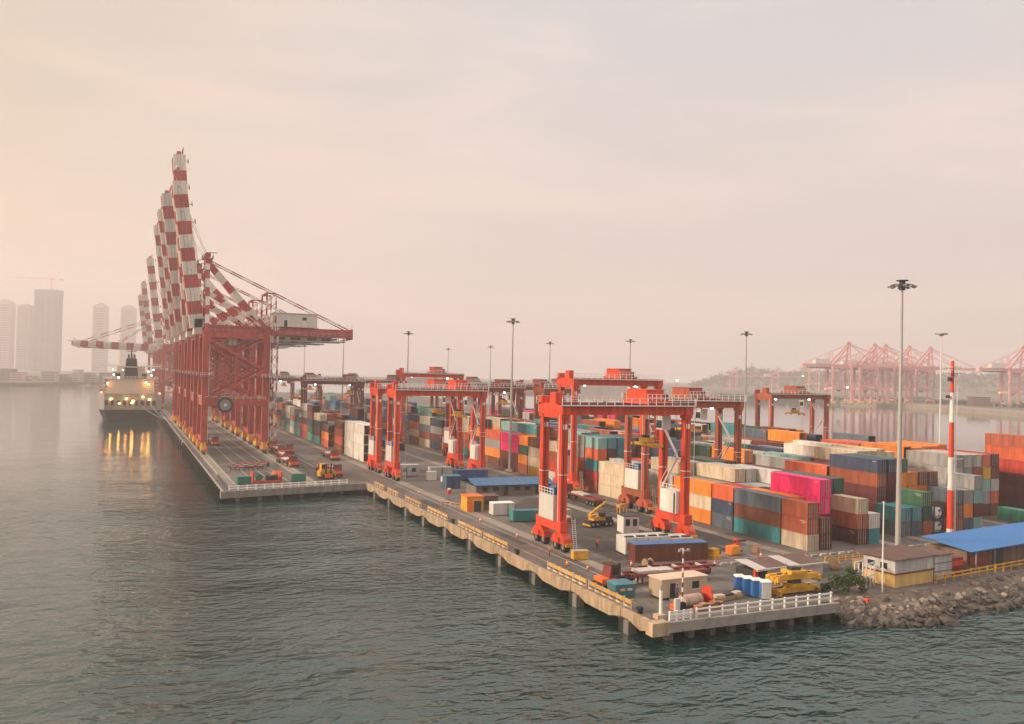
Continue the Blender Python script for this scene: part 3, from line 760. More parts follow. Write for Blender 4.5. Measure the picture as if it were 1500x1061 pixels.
    b = MB()
    for sx in (-.7, .7):
        for sy in (-1.2, 1.2): b.tube((tx+sx, WB/2+sy, zs+1.3), (tx+sx*1.6, WB/2+sy*1.5, gt+.2), .04, 'dark', 4)
    b.build('hoist_rope', sp)
    # electrical house on the seaward sill, engine house on the other
    b = MB(); b.box((-1.15, .75, 4.62), (1.0, WB-.75, 8.6), 'white'); e1 = b.build('electrical_house', r)
    b = MB(); b.box((-.9, 1.0, 8.6), (.6, 2.8, 9.9), 'bluepaint'); b.box((-.7, 3.6, 8.6), (.5, 5.2, 9.3), 'dark'); b.build('cooling_unit', e1)
    b = MB(); b.rail((1.05, .3, 4.6), (1.05, WB-.3, 4.6), 'rail', 1.1, 5); b.rail((-1.2, .75, 8.6), (-1.2, WB-.75, 8.6), 'rail', 1.0, 5)
    for i in range(14): b.beam((1.6, -1.2+i*.06, .5+i*.32), (2.2, -1.2+i*.06, .5+i*.32), .05, .05, 'rail')
    b.beam((1.6, -1.25, .3), (1.6, -.4, 5.0), .06, .06, 'rail'); b.beam((2.2, -1.25, .3), (2.2, -.4, 5.0), .06, .06, 'rail')
    b.build('ladder', e1)
    b = MB(); b.box((S-1.2, .8, 4.62), (S+1.0, WB-1.0, 8.4), 'white'); b.box((S-1.3, 1.1, 4.7), (S-1.2, 1.4, 8.1), 'dark'); b.rail((S-1.2, .8, 8.4), (S-1.2, WB-1, 8.4), 'rail', 1.0, 5)
    b.build('engine_house', r)
    b = MB()
    b.beam((S-.9, WB-.9, 8.4), (S-.9, 1.0, 14.2), .35, .12, 'rail'); b.beam((S-.9, 1.0, 14.2), (S-.9, WB-.9, 19.5), .35, .12, 'rail')
    b.beam((S-1.2, WB-.9, 9.4), (S-1.2, 1.0, 15.2), .07, .07, 'rail'); b.beam((S-1.2, 1.0, 15.2), (S-1.2, WB-.9, 20.5), .07, .07, 'rail')
    b.box((S-1.3, .2, 14.1), (S-.5, 1.2, 14.2), 'rail')
    b.build('stair', r)
    b = MB(); b.tube((S+1.1, -.9, 3.2), (S+1.1, -.9, gt+1.2), .06, 'rail', 6); b.tube((S+1.1, -.9, 11), (S-1, -.9, 11), .06, 'rail', 6); b.build('cable_pipe', r)
    b = MB(); b.tube((-.75, .0, 4.6), (-.75, .0, gb), .05, 'rail', 6); b.build('cable_pipe', r)
    b = MB()
    for i, x in enumerate((4.5, 12, 19)):
        b.bxc((x, -.5 if i % 2 else WB*.5, gb-.25), (.5, .35, .3), 'lampw' if lit and i != 1 else 'mast')
    b.build('lamp', r)
    if sign:
        b = MB(); b.box((1.2, -.75, gb-3.6), (S*.60, -.62, gb-.1), 'white'); b.build('sign_panel', r)
    return r
rt = make_rtg('bright red gantry crane nearest the water, white electrical house on its seaward foot', 'red', (64.2, 122.0, 0), .76, 5.4, lit=False)
r1 = dup(rt, (64.1, 212.5, 0), 0, 'front one of the two bright red gantry cranes standing close together')
r2 = dup(rt, (64.1, 229.5, 0), 0, 'rear one of the two bright red gantry cranes standing close together')
rb = make_rtg('faded orange gantry crane behind the nearest red one, trolley at its inland end', 'rtgbrown', (98.0, 150.2, 0), .55, 5.0)
dup(rb, (192.5, 221.5, 0), 0, 'faded orange gantry crane beside the basin at the inland side of the yard')
rd = make_rtg('tall red gantry crane with a white sign panel, behind the nearest gantry cranes', 'red', (98.0, 181.0, 0), .62, 6, 27.0, True, True)
dup(rd, (98.0, 318.0, 0), 0, 'tall hazy red gantry crane with white sign panel, behind the close pair')
rk = make_rtg('dull dark red gantry crane nearest behind the brown stacks by the crane quay', 'darkred', (68.4, 356.0, 0), .80, 4, GT, False)
for k_, (x, y, lab) in enumerate([(98.0, 262, 'dull red gantry crane beyond the lamp mast, spanning the middle block'), (98.0, 392, 'hazy dull red gantry crane far along the middle block'), (66.5, 430, 'hazy dull red gantry crane far along the quayside block'), (66.5, 505, 'last faint gantry crane of the quayside block'), (130.5, 300, 'dull red gantry crane over the hazy part of the inner block'), (98.0, 470, 'last faint gantry crane of the middle block'), (130.5, 372, 'faint far gantry crane of the inner block')]):
    dup(rk, (x, y, 0), 0, lab)
dup(rb, (130.5, 262, 0), 0, 'faded orange gantry crane over the inner block, left of the basin side one')
dup(rk, (161.5, 345, 0), 0, 'faint dull red gantry crane near the basin, far along the inner blocks')

# ------------------------------------------------------------------ ship to shore cranes
def checker(b, p, q, w, h, n, first=0, m1='stsred', m2='stswhite'):
    p = Vector(p); q = Vector(q)
    for i in range(n): b.beam(p.lerp(q, i/n), p.lerp(q, (i+1)/n), w, h, m1 if (i+first) % 2 == 0 else m2)
def make_sts(label, loc, ang, rz=0, m='stsred', m2='stswhite', group='ship to shore quay cranes', plain=False, LB=53.0):
    r = thing('quay_crane', label, 'quay crane', loc, rz, group)
    G = 18.8; H0, H1 = 38.6, 41.6
    for x in (0, G):
        for y in (-8, 8):
            b = MB(); b.beam((x, y, 3.6), (x, y*.94, H0), 1.7, 1.9, m); b.bxc((x, y, 9.5), (2.0, 2.2, .25), m)
            b.build('leg', r)
            b = MB(); b.box((x-.9, y-3.4, 1.3), (x+.9, y+3.4, 2.4), 'yellow'); b.box((x-.7, y-1.4, 2.4), (x+.7, y+1.4, 3.6), 'yellow')
            for d in (-2.6, -1, 1, 2.6): b.tube((x-.3, y+d, .5), (x+.3, y+d, .5), .5, 'dark', 10)
            b.bxc((x, y-3.9, 1.6), (1.2, 1.0, .7), 'stsred' if m != 'stsred' else 'orange')
            b.build('bogie', r)
        b = MB(); b.beam((x, -8, 4.6), (x, 8, 4.6), 1.3, 1.6, m); b.beam((x, -8, 16.2), (x, 8, 16.2), 1.4, 1.9, m); b.beam((x, -8, H0-.4), (x, 8, H0-.4), 1.7, 2.0, m)
        b.rail((x-.8, -8, 17.2), (x-.8, 8, 17.2), 'rail', 1.1, 6, .08)
        b.build('cross_beam', r)
    for y in (-8, 8):
        b = MB(); b.beam((0, y, 16.2), (G, y, 16.2), 1.2, 1.8, m); b.beam((0, y*.95, H0-.6), (G, y*.95, H0-.6), 1.2, 1.8, m)
        b.beam((0, y*.98, 17), (G-.6, y*.97, 26.6), .8, .8, m); b.beam((0, y*.95, H0-1.5), (G-.6, y*.97, 27.2), .8, .8, m); b.beam((G*.5, y*.97, 21.8), (G*.5, y*.97, 32.2), .5, .5, m)
        b.rail((0, y*1.08, 17.1), (G, y*1.08, 17.1), 'rail', 1.1, 8, .08)
        b.beam((G*.5, y*.97, 21.8), (G-.6, y*.97, 17), .5, .5, m); b.beam((G*.5, y*.97, 32.2), (G-.6, y*.96, H0-1.5), .5, .5, m); b.beam((G*.25, y*.97, 19.3), (G*.25, y*.97, 35), .3, .3, m)
        b.build('portal_brace', r)
    for y in (-2.8, 2.8):
        b = MB(); b.box((-2.0, y-.65, H0+.3), (48, y+.65, H1-.2), m); b.box((-2, y-.75, H0+.1), (48, y+.75, H0+.3), m)
        g = b.build('back_girder', r)
        b = MB(); yo = y+(1.5 if y > 0 else -1.5); b.box((-1, yo-.5, H0+.2), (48, yo+.5, H0+.28), 'steel'); b.rail((-1, yo+(.45 if y > 0 else -.45), H0+.28), (48, yo+(.45 if y > 0 else -.45), H0+.28), 'mast', 1.1, 24, .08)
        for i in range(12): b.beam((22+i*2.1, yo, H0+.2), (22+i*2.1, yo, H0-1.6), .08, .08, 'steel')
        b.beam((22, yo, H0-1.6), (45.5, yo, H0-1.5), .12, .5, 'steel')
        b.build('walkway', g)
    b = MB()
    for x in (-1.5, 12, 30, 47): b.box((x, -2.1, H0+.5), (x+1.0, 2.1, H1-.4), m)
    b.rail((48.2, -3.4, H1-.2), (48.2, 3.4, H1-.2), 'rail', 1.3, 4, .09); b.box((47.5, -3.5, H0-.5), (48.3, 3.5, H1), m)
    for y in (-3.2, 3.2): b.tube((48, y, H1-.2), (48, y, H1+2.0), .06, 'steel', 5)
    b.build('tie_beam', r)
    # mast frame, its head and stays
    for y in (-1, 1):
        b = MB(); checker(b, (.3, y*6.5, H0), (.3, y*2.2, 62), 1.15, 1.3, 8, 0, m, m2); b.build('mast_leg', r)
        b = MB(); checker(b, (.8, y*2.4, 61.5), (G, y*6.4, H1-1), 1.1, 1.3, 7, 0, m, m2); b.build('back_strut', r)
        b = MB(); checker(b, (.8, y*2.2, 62.3), (46.5, y*2.9, H1), .34, .34, 13, 0, m, m2); b.build('back_stay', r)
        b = MB(); checker(b, (.5, y*3.4, 52), (G, y*5.5, H1+.2), .7, .8, 7, 1, m, m2); b.build('lower_strut', r)
    b = MB(); b.beam((.3, -4.4, 52), (.3, 4.4, 52), 1.0, 1.0, m2); b.beam((.3, -3, 62), (.3, 3, 62), 1.6, 1.6, m); b.box((-1.2, -2.8, 62.8), (2.0, 2.8, 63.0), 'steel')
    for y in (-1.6, 1.6): b.tube((.3, y-.3, 64), (.3, y+.3, 64), 1.0, m, 12); b.beam((.3, y, 62.6), (.3, y, 64), .5, .5, m)
    b.rail((-1.2, -2.8, 63), (-1.2, 2.8, 63), 'steel', 1.1, 4, .09); b.rail((2.0, -2.8, 63), (2.0, 2.8, 63), 'steel', 1.1, 4, .09); b.tube((1.5, 2.6, 63), (1.5, 2.6, 66), .06, 'steel', 5); b.beam((1.2, 2.6, 65.4), (3.6, 2.6, 65.4), .35, .2, 'dark')
    for z in (46, 49, 55, 58): b.beam((.3, -4.5+(z-44)*.09, z), (.3, 4.5-(z-44)*.09, z), .4, .4, m)
    b.build('mast_head', r)
    b = MB(); b.box((-3.4, -4.2, H0-.5), (-.9, 4.2, H1+1.4), m2); b.box((-3.0, -4.4, H1+1.4), (1.0, 4.4, H1+1.5), 'steel'); b.rail((-3.0, -4.4, H1+1.5), (1.0, -4.4, H1+1.5), 'rail', 1.1, 3, .09); b.build('boom_hinge', r)
    b = MB()
    for y in (-5.6, 5.6):
        checker(b, (G, y, H1-1.5), (G, y*.95, 52.5), .5, .5, 5, 0, m, m2); checker(b, (G+3, y, H1-1.5), (G+3, y*.95, 52.5), .4, .4, 5, 1, m, m2)
        for i in range(4): b.beam((G, y, 41+i*2.8), (G+3, y, 43.8+i*2.8), .18, .18, m)
        b.beam((G, y, 52.4), (G+3, y, 52.4), .4, .4, m)
    b.beam((G, -5.4, 52.4), (G, 5.4, 52.4), .5, .5, m)
    b.build('rear_frame', r)
    b = MB(); b.box((G+2.6, -4.2, H1), (G+17, 4.2, H1+4.4), 'white'); b.box((G+2.4, -4.4, H1+4.4), (G+17.2, 4.4, H1+4.7), 'roofw')
    mh = b.build('machinery_house', r)
    b = MB()
    for i in range(9): b.box((20+i*2.6, -3.0, H0-2.2+i*.16), (22.2+i*2.6, 3.0, H0-.3), 'dark' if i % 2 else 'steel')
    b.build('cable_festoon', r)
    b = MB(); b.box((G+6, -4.24, H1+.1), (G+7, -4.2, H1+2.2), 'dark'); b.box((G+12, -4.26, H1+2.4), (G+13.4, -4.2, H1+3.4), 'dark'); b.build('door', mh)
    # trolley and cab parked on the back girder
    b = MB(); b.box((6, -3.2, H0-.9), (11.5, 3.2, H0-.1), 'dark'); b.box((7.5, -1.4, H0-3.6), (10, 1.6, H0-.9), 'white'); b.box((7.45, -1.2, H0-3.3), (10.05, 1.4, H0-1.9), 'glass')
    b.box((11, -3.4, H0-2.0), (16.5, 3.4, H0-.4), 'steel'); b.build('trolley', r)
    # cable reel, stair tower
    b = MB(); b.tube((6.2, -9.4, 15.6), (6.2, -9.0, 15.6), 2.5, 'dark', 24); b.tube((6.2, -9.5, 15.6), (6.2, -8.9, 15.6), 1.7, 'steel', 24); b.tube((6.2, -9.6, 15.6), (6.2, -8.4, 15.6), .5, 'white', 12); b.build('cable_reel', r)
    b = MB()
    for x in (G+1.6, G+3.4):
        for y in (-9.2, -7.2): checker(b, (x, y, 3), (x, y, H0+4), .26, .26, 18, 0, m, m2)
    for i in range(12):
        z = 4+i*2.9
        b.beam((G+1.6, -9.2, z), (G+3.4, -9.2, z+2.7), .5, .14, m if i % 2 else m2); b.box((G+1.5, -9.3, z-.06), (G+3.5, -7.1, z), 'steel'); b.rail((G+1.6, -9.3, z), (G+3.4, -9.3, z), 'rail', 1.0, 2, .07); b.beam((G+3.4, -9.2, z), (G+1.6, -7.2, z+2.7), .1, .1, m)
    b.build('stair_tower', r)
    b = MB(); b.box((G+.9, -8.6, 14.6), (G+3.0, -4, 16.6), 'white'); b.build('cabinet', r)
    b = MB(); b.box((-.2, -9.2, 15.2), (4.2, -8.7, 18.0), m); b.build('cabinet', r)
    for x, y in ((0, -8), (G, -8), (0, 8), (G, 8)):
        b = MB(); xs = x+1.15
        for i in range(28): b.beam((xs, y-.35, 4+i*1.2), (xs, y+.35, 4+i*1.2), .08, .08, 'rail')
        for d in (-.35, .35): b.beam((xs, y+d, 3.5), (xs, y*.95+d, H0), .09, .09, 'rail')
        for z in (24.5,):
            b.box((x-1.6, y-1.7, z), (x+2.2, y+1.7, z+.12), 'steel'); b.rail((x-1.6, y-1.7, z+.12), (x+2.2, y-1.7, z+.12), 'rail', 1.1, 3, .09)
        b.build('ladder', r)
    b = MB()
    for y in (-8.6, 8.6):
        b.beam((.9, y, 18), (G-1.2, y, 36.5), .12, .12, 'steel'); b.beam((.9, y, 36.5), (G-1.2, y, 18), .22, .22, m)
        for k in range(6): b.tube((3+k*2.4, y*.9, H0-.5), (3+k*2.4+.8, y*.9, 30-k*1.2), .05, 'dark', 4)
    b.beam((0, -7.6, 17.5), (0, 0, 27), .4, .4, m); b.beam((G, -7.6, 17.5), (G, 0, 27), .4, .4, m); b.beam((G, 7.6, 17.5), (G, 0, 27), .4, .4, m); b.beam((G, 0, 27), (G, -7.4, H0-1), .4, .4, m); b.beam((G, 0, 27), (G, 7.4, H0-1), .4, .4, m)
    b.build('bracing', r)
    # boom
    hx, hz = -2.6, 40.2
    A = R(ang); ux, uz = -math.cos(A), math.sin(A); nx, nz_ = math.sin(A), math.cos(A)   # n: upper side of the boom
    def bp(s, y, h): return (hx+ux*s+nx*h*1.0, y, hz+uz*s+nz_*h)
    for y in (-3.3, 3.3):
        b = MB()
        if plain: b.beam(bp(0, y, 0), bp(LB, y, 0), 1.2, 2.6, m)
        else: checker(b, bp(0, y, 0), bp(LB, y, 0), 1.8, 4.2, 11, 1 if y < 0 else 0, m, m2)
        g = b.build('boom_girder', r)
        b = MB(); yo = y+(1.6 if y > 0 else -1.6)
        for i in range(20): b.beam(bp(i*2.65, yo, -.8), bp(i*2.65, yo, .3), .1, .1, 'steel')
        b.beam(bp(0, yo, .3), bp(LB, yo, .3), .1, .1, 'steel'); b.beam(bp(0, yo, -.8), bp(LB, yo, -.8), .3, .12, 'steel'); b.build('walkway', g)
    for i in range(9): b = MB(); b.beam(bp(1+i*6.4, -2.2, .4), bp(1+i*6.4, 2.2, .4), .9, .9, m if i % 2 else m2); b.build('boom_cross_tie', r)
    b = MB()
    b.beam(bp(LB, -3.5, 0), bp(LB, 3.5, 0), 1.4, 2.4, m)
    b.beam(bp(LB, -3.5, 1.2), bp(LB+2.6, -3.2, 1.6), .25, .25, m); b.beam(bp(LB, 3.5, 1.2), bp(LB+2.6, 3.2, 1.6), .25, .25, m); b.beam(bp(LB+2.6, -3.2, 1.6), bp(LB+2.6, 3.2, 1.6), .25, .25, m)
    b.build('boom_tip', r)
    for s_, y in ((LB-1, 3.2), (LB*.72, -3.2), (LB*.45, 3.2)):
        b = MB(); b.beam(bp(s_, y, 1.2), bp(s_, y, 3.6), .2, .2, m); b.beam(bp(s_-.6, y, 3.4), bp(s_+1.0, y, 3.4), .25, .3, 'dark'); b.beam(bp(s_, y, 2.2), bp(s_+1.2, y, 2.2), .15, .15, 'dark'); b.build('boom_lamp_bracket', r)
    for y in (-1.8, 1.8):
        b = MB()
        if ang > 20:
            b.tube((.3, y, 63.6), bp(LB*.82, y*1.2, 1.6), .055, 'dark', 4); b.tube((.3, y, 63.6), bp(LB*.45, y*1.2, 1.6), .055, 'dark', 4)
            b.tube((.6, y*1.3, 62), bp(LB*.62, y*1.2, 1.6), .05, 'rope', 4)
        else:
            checker(b, (.3, y, 63), bp(LB*.92, y*1.5, 1.4), .4, .4, 12, 0, m, m2); checker(b, (.3, y, 63), bp(LB*.48, y*1.5, 1.4), .4, .4, 8, 0, m, m2)
        b.build('fore_stay', r)
    return r
su = make_sts('nearest checkered quay crane, boom raised, at the front end of the crane quay', (24.2, 299, 0), 82.0, LB=47.0)
s2 = make_sts('second checkered quay crane from the front end of the quay, longest boom raised', (24.2, 333, 0), 85.4, LB=63.0)
sv = make_sts('third checkered quay crane from the front end of the quay, boom raised', (24.2, 371, 0), 82.6, 0, 'stsred', 'stswhite', LB=56.0)
names = ['second', 'third', 'fourth', 'fifth', 'sixth']
for i, y in enumerate((333, 371, 410, 456)):
    if i < 2: continue
    dup(sv, (24.2, y, 0), 0, '%s checkered quay crane from the front end of the quay, boom raised' % names[i])
sd = make_sts('hazy checkered quay crane with boom lowered over the near part of the ship', (24.2, 668, 0), 1.5)
dup(sd, (24.2, 722, 0), 0, 'hazy checkered quay crane with boom lowered over the ship, farther of two')
dup(sv, (24.2, 600, 0), 0, 'faint checkered quay crane with raised boom behind the ship')
dup(sv, (24.2, 780, 0), 0, 'fainter checkered quay crane with raised boom beyond the ship')
dup(sv, (24.2, 930, 0), 0, 'faintest checkered quay crane, last in the row of raised booms')
# pink hazy cranes across the basin, booms lowered, seen from the side
sp_ = make_sts('pinkish quay crane across the basin, leftmost of its row', (766, 752, 0), .5, math.pi-YAW, 'hazepink', 'hazepink', 'hazy quay cranes across the basin', True)
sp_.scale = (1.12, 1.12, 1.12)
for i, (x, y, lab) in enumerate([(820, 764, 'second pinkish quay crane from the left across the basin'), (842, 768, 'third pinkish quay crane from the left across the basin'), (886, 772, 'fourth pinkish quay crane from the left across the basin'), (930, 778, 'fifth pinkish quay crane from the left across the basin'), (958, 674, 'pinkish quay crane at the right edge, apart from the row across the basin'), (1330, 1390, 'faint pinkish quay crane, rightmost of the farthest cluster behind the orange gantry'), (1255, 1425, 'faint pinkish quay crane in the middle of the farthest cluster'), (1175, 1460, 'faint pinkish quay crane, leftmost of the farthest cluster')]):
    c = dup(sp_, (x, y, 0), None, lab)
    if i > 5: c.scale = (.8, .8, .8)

# ------------------------------------------------------------------ lamp masts
def make_mast(label, loc, h, lit=False):
    t = thing('lamp_mast', label, 'lamp mast', loc, 0, 'tall lamp masts')
    b = MB(); b.tube((0, 0, .5), (0, 0, h*.55), .45, 'mast', 14, .30); b.tube((0, 0, h*.55), (0, 0, h-.4), .30, 'mast', 14, .16); b.build('pole', t)
    b = MB(); b.box((-1.1, -1.1, 0), (1.1, 1.1, .55), 'edge'); b.build('base_block', t)
    b = MB(); b.tube((0, 0, h-.9), (0, 0, h+.5), .45, 'dark', 12); b.tube((0, 0, h+.5), (0, 0, h+.62), .9, 'dark', 12)
    for k in range(10):
        a = 2*math.pi*k/10; b.beam((0, 0, h-.1), (math.cos(a)*1.6, math.sin(a)*1.6, h-.1), .08, .08, 'dark')
        a2 = 2*math.pi*(k+1)/10; b.beam((math.cos(a)*1.5, math.sin(a)*1.5, h-.1), (math.cos(a2)*1.5, math.sin(a2)*1.5, h-.1), .1, .1, 'dark')
    hd = b.build('lamp_carriage', t)
    for k in range(10):
        a = 2*math.pi*k/10+.3; b = MB(); c, s_ = math.cos(a), math.sin(a)
        b.beam((c*1.35, s_*1.35, h-.2), (c*2.05, s_*2.05, h-.4), .5, .2, 'steel'); b.beam((c*1.4, s_*1.4, h-.33), (c*2.0, s_*2.0, h-.52), .42, .05, 'lampw' if lit and k in (6, 7, 8) else 'mast'); b.build('floodlight', hd)
    return t
m0 = make_mast('tall grey lamp mast nearest the camera, beside the container offices at the yard edge', (107.8, 95.5, 0), 42.8)
for x, y, lab in [(104.4-3.2, 224.5, 'lamp mast standing just behind the blue roofed shed'), (103, 329, 'lamp mast second along the row behind the blue roofed shed'), (104, 443, 'hazy lamp mast third along the row behind the blue roofed shed'), (112, 590, 'faint lamp mast, last of the row beside the quay cranes'),
                  (196, 538, 'faint lamp mast far behind the close pair of red gantries'), (194, 461, 'faint lamp mast head left of the lamp mast behind the shed'), (188, 373, 'hazy lamp mast head just right of the mast behind the shed'), (197, 315, 'hazy lamp mast behind the tall red gantry crane'), (188, 229, 'slender lamp mast left of the basin side gantry crane')]:
    dup(m0, (x, y, 0), rnd.random(), lab)
t = thing('lamp_mast', 'thin white lamp mast by the basin, between nearest mast and striped pole', 'lamp mast', (186.5, 153, 0), 0, 'tall lamp masts')
b = MB(); b.tube((0, 0, 0), (0, 0, 40), .26, 'rail', 10, .12); b.build('pole', t)
b = MB(); b.tube((0, 0, 40), (0, 0, 40.3), 1.5, 'steel', 12); b.tube((0, 0, 39.7), (0, 0, 40), .5, 'steel', 10); b.build('lamp_carriage', t)
for x, y, z, lab in [(250, 420, 24, 'lit lamp left of the pair above the tall gantry'), (330, 470, 26, 'lit lamp right of the pair above the tall gantry'), (640, 690, 32, 'lit lamp left of the pink cranes'), (610, 600, 22, 'brightest lit lamp on the far basin shore below the pink booms')]:
    t = thing('shore_lamp', lab, 'lamp', (x, y, 0)); b = MB(); b.tube((0, 0, -1.0), (0, 0, z), .25, 'mast', 6); b.build('pole', t)
    b = MB(); b.tube((0, 0, z), (0, 0, z+.5), 1.0, 'mast', 10, .6); b.tube((0, 0, z-.9), (0, 0, z-.1), .35, 'lampw', 10, .7); b.build('lamp_head', t)

# red and white striped pole
t = thing('striped_pole', 'tall red and white banded marker pole in front of the blue shed', 'marker pole', (130.2, 104.5, 0))
b = MB(); zz = [-.0, 3.0, 9.6, 15.2, 21.2, 26.3, 31.8]
for i in range(6): b.tube((0, 0, zz[i]), (0, 0, zz[i+1]), .62-.06*i, 'stswhite' if i % 2 == 0 else 'red', 14, .62-.06*(i+1))
b.build('pole', t)
b = MB()
for i in range(58): b.beam((.75, -.2, .8+i*.5), (.75, .2, .8+i*.5), .05, .05, 'rail')
for y in (-.2, .2): b.beam((.75, y, .5), (.75, y, 30), .06, .06, 'rail')
b.tube((.62, -.5, .5), (.62, -.5, 30), .05, 'rail', 5); b.build('ladder', t)
b = MB(); b.box((-1.0, -1.0, 29.6), (1.0, 1.0, 29.7), 'steel'); b.rail((-1, -1, 29.7), (1, -1, 29.7), 'rail', 1.0, 2); b.rail((-1, 1, 29.7), (-1, -1, 29.7), 'rail', 1.0, 2); b.bxc((-.9, -.2, 28.6), (.5, .5, .7), 'dark'); b.bxc((-.8, .2, 25.6), (.4, .5, .5), 'dark'); b.box((-.2, -.7, 14.9), (2.2, -.5, 15.0), 'rail'); b.build('platform', t)

# ------------------------------------------------------------------ sheds, offices, cabins
def windows(b, pts, w, h, axis, m='glass'):
    for x, y, z in pts:
        if axis == 'x': b.box((x, y-.03, z), (x+w, y+.03, z+h), m)
        else: b.box((x-.03, y, z), (x+.03, y+w, z+h), m)
t = thing('blue_roofed_shed', 'long low shed with weathered blue roof behind the nearest red gantry', 'shed', (73.4, 181.0, 0), R(-3))
b = MB(); b.box((0, 0, 0), (18.5, 7, 2.5), 'wall'); b.build('wall', t)
b = MB(); b.quad([(-.8, -1.0, 2.5), (19.2, -1.0, 2.5), (19.2, 4.2, 3.6), (-.8, 4.2, 3.6)], 'blueroof2'); b.quad([(-.8, 4.2, 3.6), (19.2, 4.2, 3.6), (19.2, 8, 2.5), (-.8, 8, 2.5)], 'blueroof2'); b.quad([(-.8, -1.0, 2.4), (-.8, 8, 2.5), (19.2, 8, 2.5), (19.2, -1.0, 2.4)], 'dark')
for i in range(14): b.beam((-.6+i*1.6, -1.0, 2.53), (-.6+i*1.6, 4.2, 3.63), .06, .05, 'blueroof2')
b.build('roof', t)
for i in range(7):
    b = MB(); x = 1.5+i*2.6
    if i in (2, 5): b.box((x, -.06, 0), (x+1.0, .02, 2.1), 'dark'); b.build('door', t)
    else: b.box((x, -.05, 1.0), (x+1.3, .02, 1.9), 'glass'); b.box((x-.08, -.07, .92), (x+1.38, -.0, 1.0), 'edge'); b.build('window', t)
t = thing('bright_blue_shed', 'large shed with bright blue roof behind the yellow rail fence', 'shed', (115.2, 89.6, 0), R(8))
b = MB(); b.box((0, 0, 0), (58, 6.0, 3.0), 'brownwall')
for i in range(30): b.box((i*2, -.05, 0), (i*2+.12, .0, 3.0), 'brownwall')
b.build('wall', t)
b = MB(); b.quad([(-1.0, -1.4, 3.25), (60, -1.4, 3.25), (60, 6.6, 4.2), (-1.0, 6.6, 4.2)], 'blueroof'); b.quad([(-1.0, -1.4, 3.13), (-1.0, 6.6, 4.08), (60, 6.6, 4.08), (60, -1.4, 3.13)], 'dark')
b.quad([(-1.0, -1.4, 3.13), (60, -1.4, 3.13), (60, -1.4, 3.25), (-1.0, -1.4, 3.25)], 'blueroof'); b.quad([(-1.0, 6.6, 4.08), (-1.0, -1.4, 3.13), (-1.0, -1.4, 3.25), (-1.0, 6.6, 4.2)], 'blueroof')
for i in range(60): b.beam((-.9+i*1.0, -1.4, 3.27), (-.9+i*1.0, 6.6, 4.22), .05, .05, 'blueroof')
b.build('roof', t)
for i in range(12): b = MB(); b.beam((i*5+.5, -1.2, 0), (i*5+.5, -1.2, 3.1), .18, .18, 'steel'); b.build('roof_post', t)
b = MB(); b.box((.6, -.14, .6), (5.2, -.06, 2.2), 'darkred'); b.box((7, -.1, 0), (10, -.05, 2.6), 'dark'); b.build('door', t)
t = thing('container_office', 'two storey container office, grey above yellow, under a brown roof', 'office', (96.3, 85.7, 0), R(6))
b = MB(); b.box((0, 0, 0), (8.4, 5.0, 1.7), 'beige'); b.build('lower_unit', t)
b = MB(); b.box((-.1, -.12, 1.7), (8.6, 5.1, 1.9), 'darkred'); b.build('storey_band', t)
b = MB(); b.box((0, 0, 1.9), (8.4, 5.0, 3.6), CM['pale grey'])
for i in range(28): b.box((.1+i*.3, -.04, 2.0), (.25+i*.3, 0, 3.55), CM['pale grey'])
b.build('upper_unit', t)
b = MB()
rp = [(-.5, -.4), (8.8, -.4), (9.6, 5.6), (-1.2, 5.8)]; za, zb_ = 3.72, 4.0
lo_ = [(x, y, za if y < 0 else zb_) for x, y in rp]; hi_ = [(x, y, z+.1) for x, y, z in lo_]
b.add(lo_+hi_, [(3,2,1,0),(4,5,6,7),(0,1,5,4),(1,2,6,5),(2,3,7,6),(3,0,4,7)], 'brownroof')
for i in range(20): b.beam((-.4+i*.48, -.4, 3.84), (-1.1+i*.555, 5.6, 4.12), .05, .04, 'brownroof')
b.build('roof', t)
b = MB(); windows(b, [(-.0, 1.2, 2.3), (-.0, 3.2, 2.3)], 1.1, .8, 'y'); b.build('window', t)
MATS['lower'] = mat('yellow_office_panel', (.70, .46, .16), .6, 0, .25, True, .2)
for o in kids(t):
    if o.name.startswith('lower_unit'): o.data.materials[0] = MATS['lower']
t = thing('grey_cabin_block', 'grey panelled cabin block joined to the right of the yellow container office', 'cabin', (105.3, 86.9, 0), R(6))
b = MB(); b.box((0, 0, .15), (4.0, 4.4, 3.5), CM['pale grey'])
for z in (1.2, 2.35): b.box((-.02, -.04, z), (4.02, .0, z+.07), 'dark')
b.build('wall', t); b = MB(); b.box((-.15, -.2, 3.5), (4.15, 4.6, 3.62), 'brownroof'); b.build('roof', t)
b = MB(); b.box((4.25, .5, .1), (7.5, 3.5, 2.6), 'darkred'); b.box((4.4, .3, 1.5), (7.4, .48, 2.2), 'red'); b.build('red_storage_bay', t)
t = thing('white_gate_frame', 'white painted steel gate frame between shrub and container office', 'gate frame', (92.0, 86.6, 0), R(20))
b = MB()
for x in (0, 1.3, 2.6):
    for y in (0, 1.6): b.beam((x, y, 0), (x, y, 3.2), .16, .16, 'white')
for y in (0, 1.6): b.beam((0, y, 3.2), (2.6, y, 3.2), .16, .2, 'white'); b.beam((0, y, 1.6), (2.6, y, 1.6), .1, .12, 'white')
b.build('frame', t); b = MB(); b.box((.1, .2, 0), (1.2, 1.5, 1.4), 'timber'); b.box((1.5, .2, 0), (2.5, 1.4, 1.1), 'steel'); b.build('meter_box', t)
t = thing('white_flagpole', 'thin white pole rising beside the shrub and gate frame', 'pole', (92.8, 84.6, -.1)); b = MB(); b.tube((0, 0, 0), (0, 0, 11.9), .11, 'rail', 8, .07); b.build('pole', t); b = MB(); b.tube((0, 0, 11.9), (0, 0, 12.1), .14, 'rail', 8); b.build('cap', t)

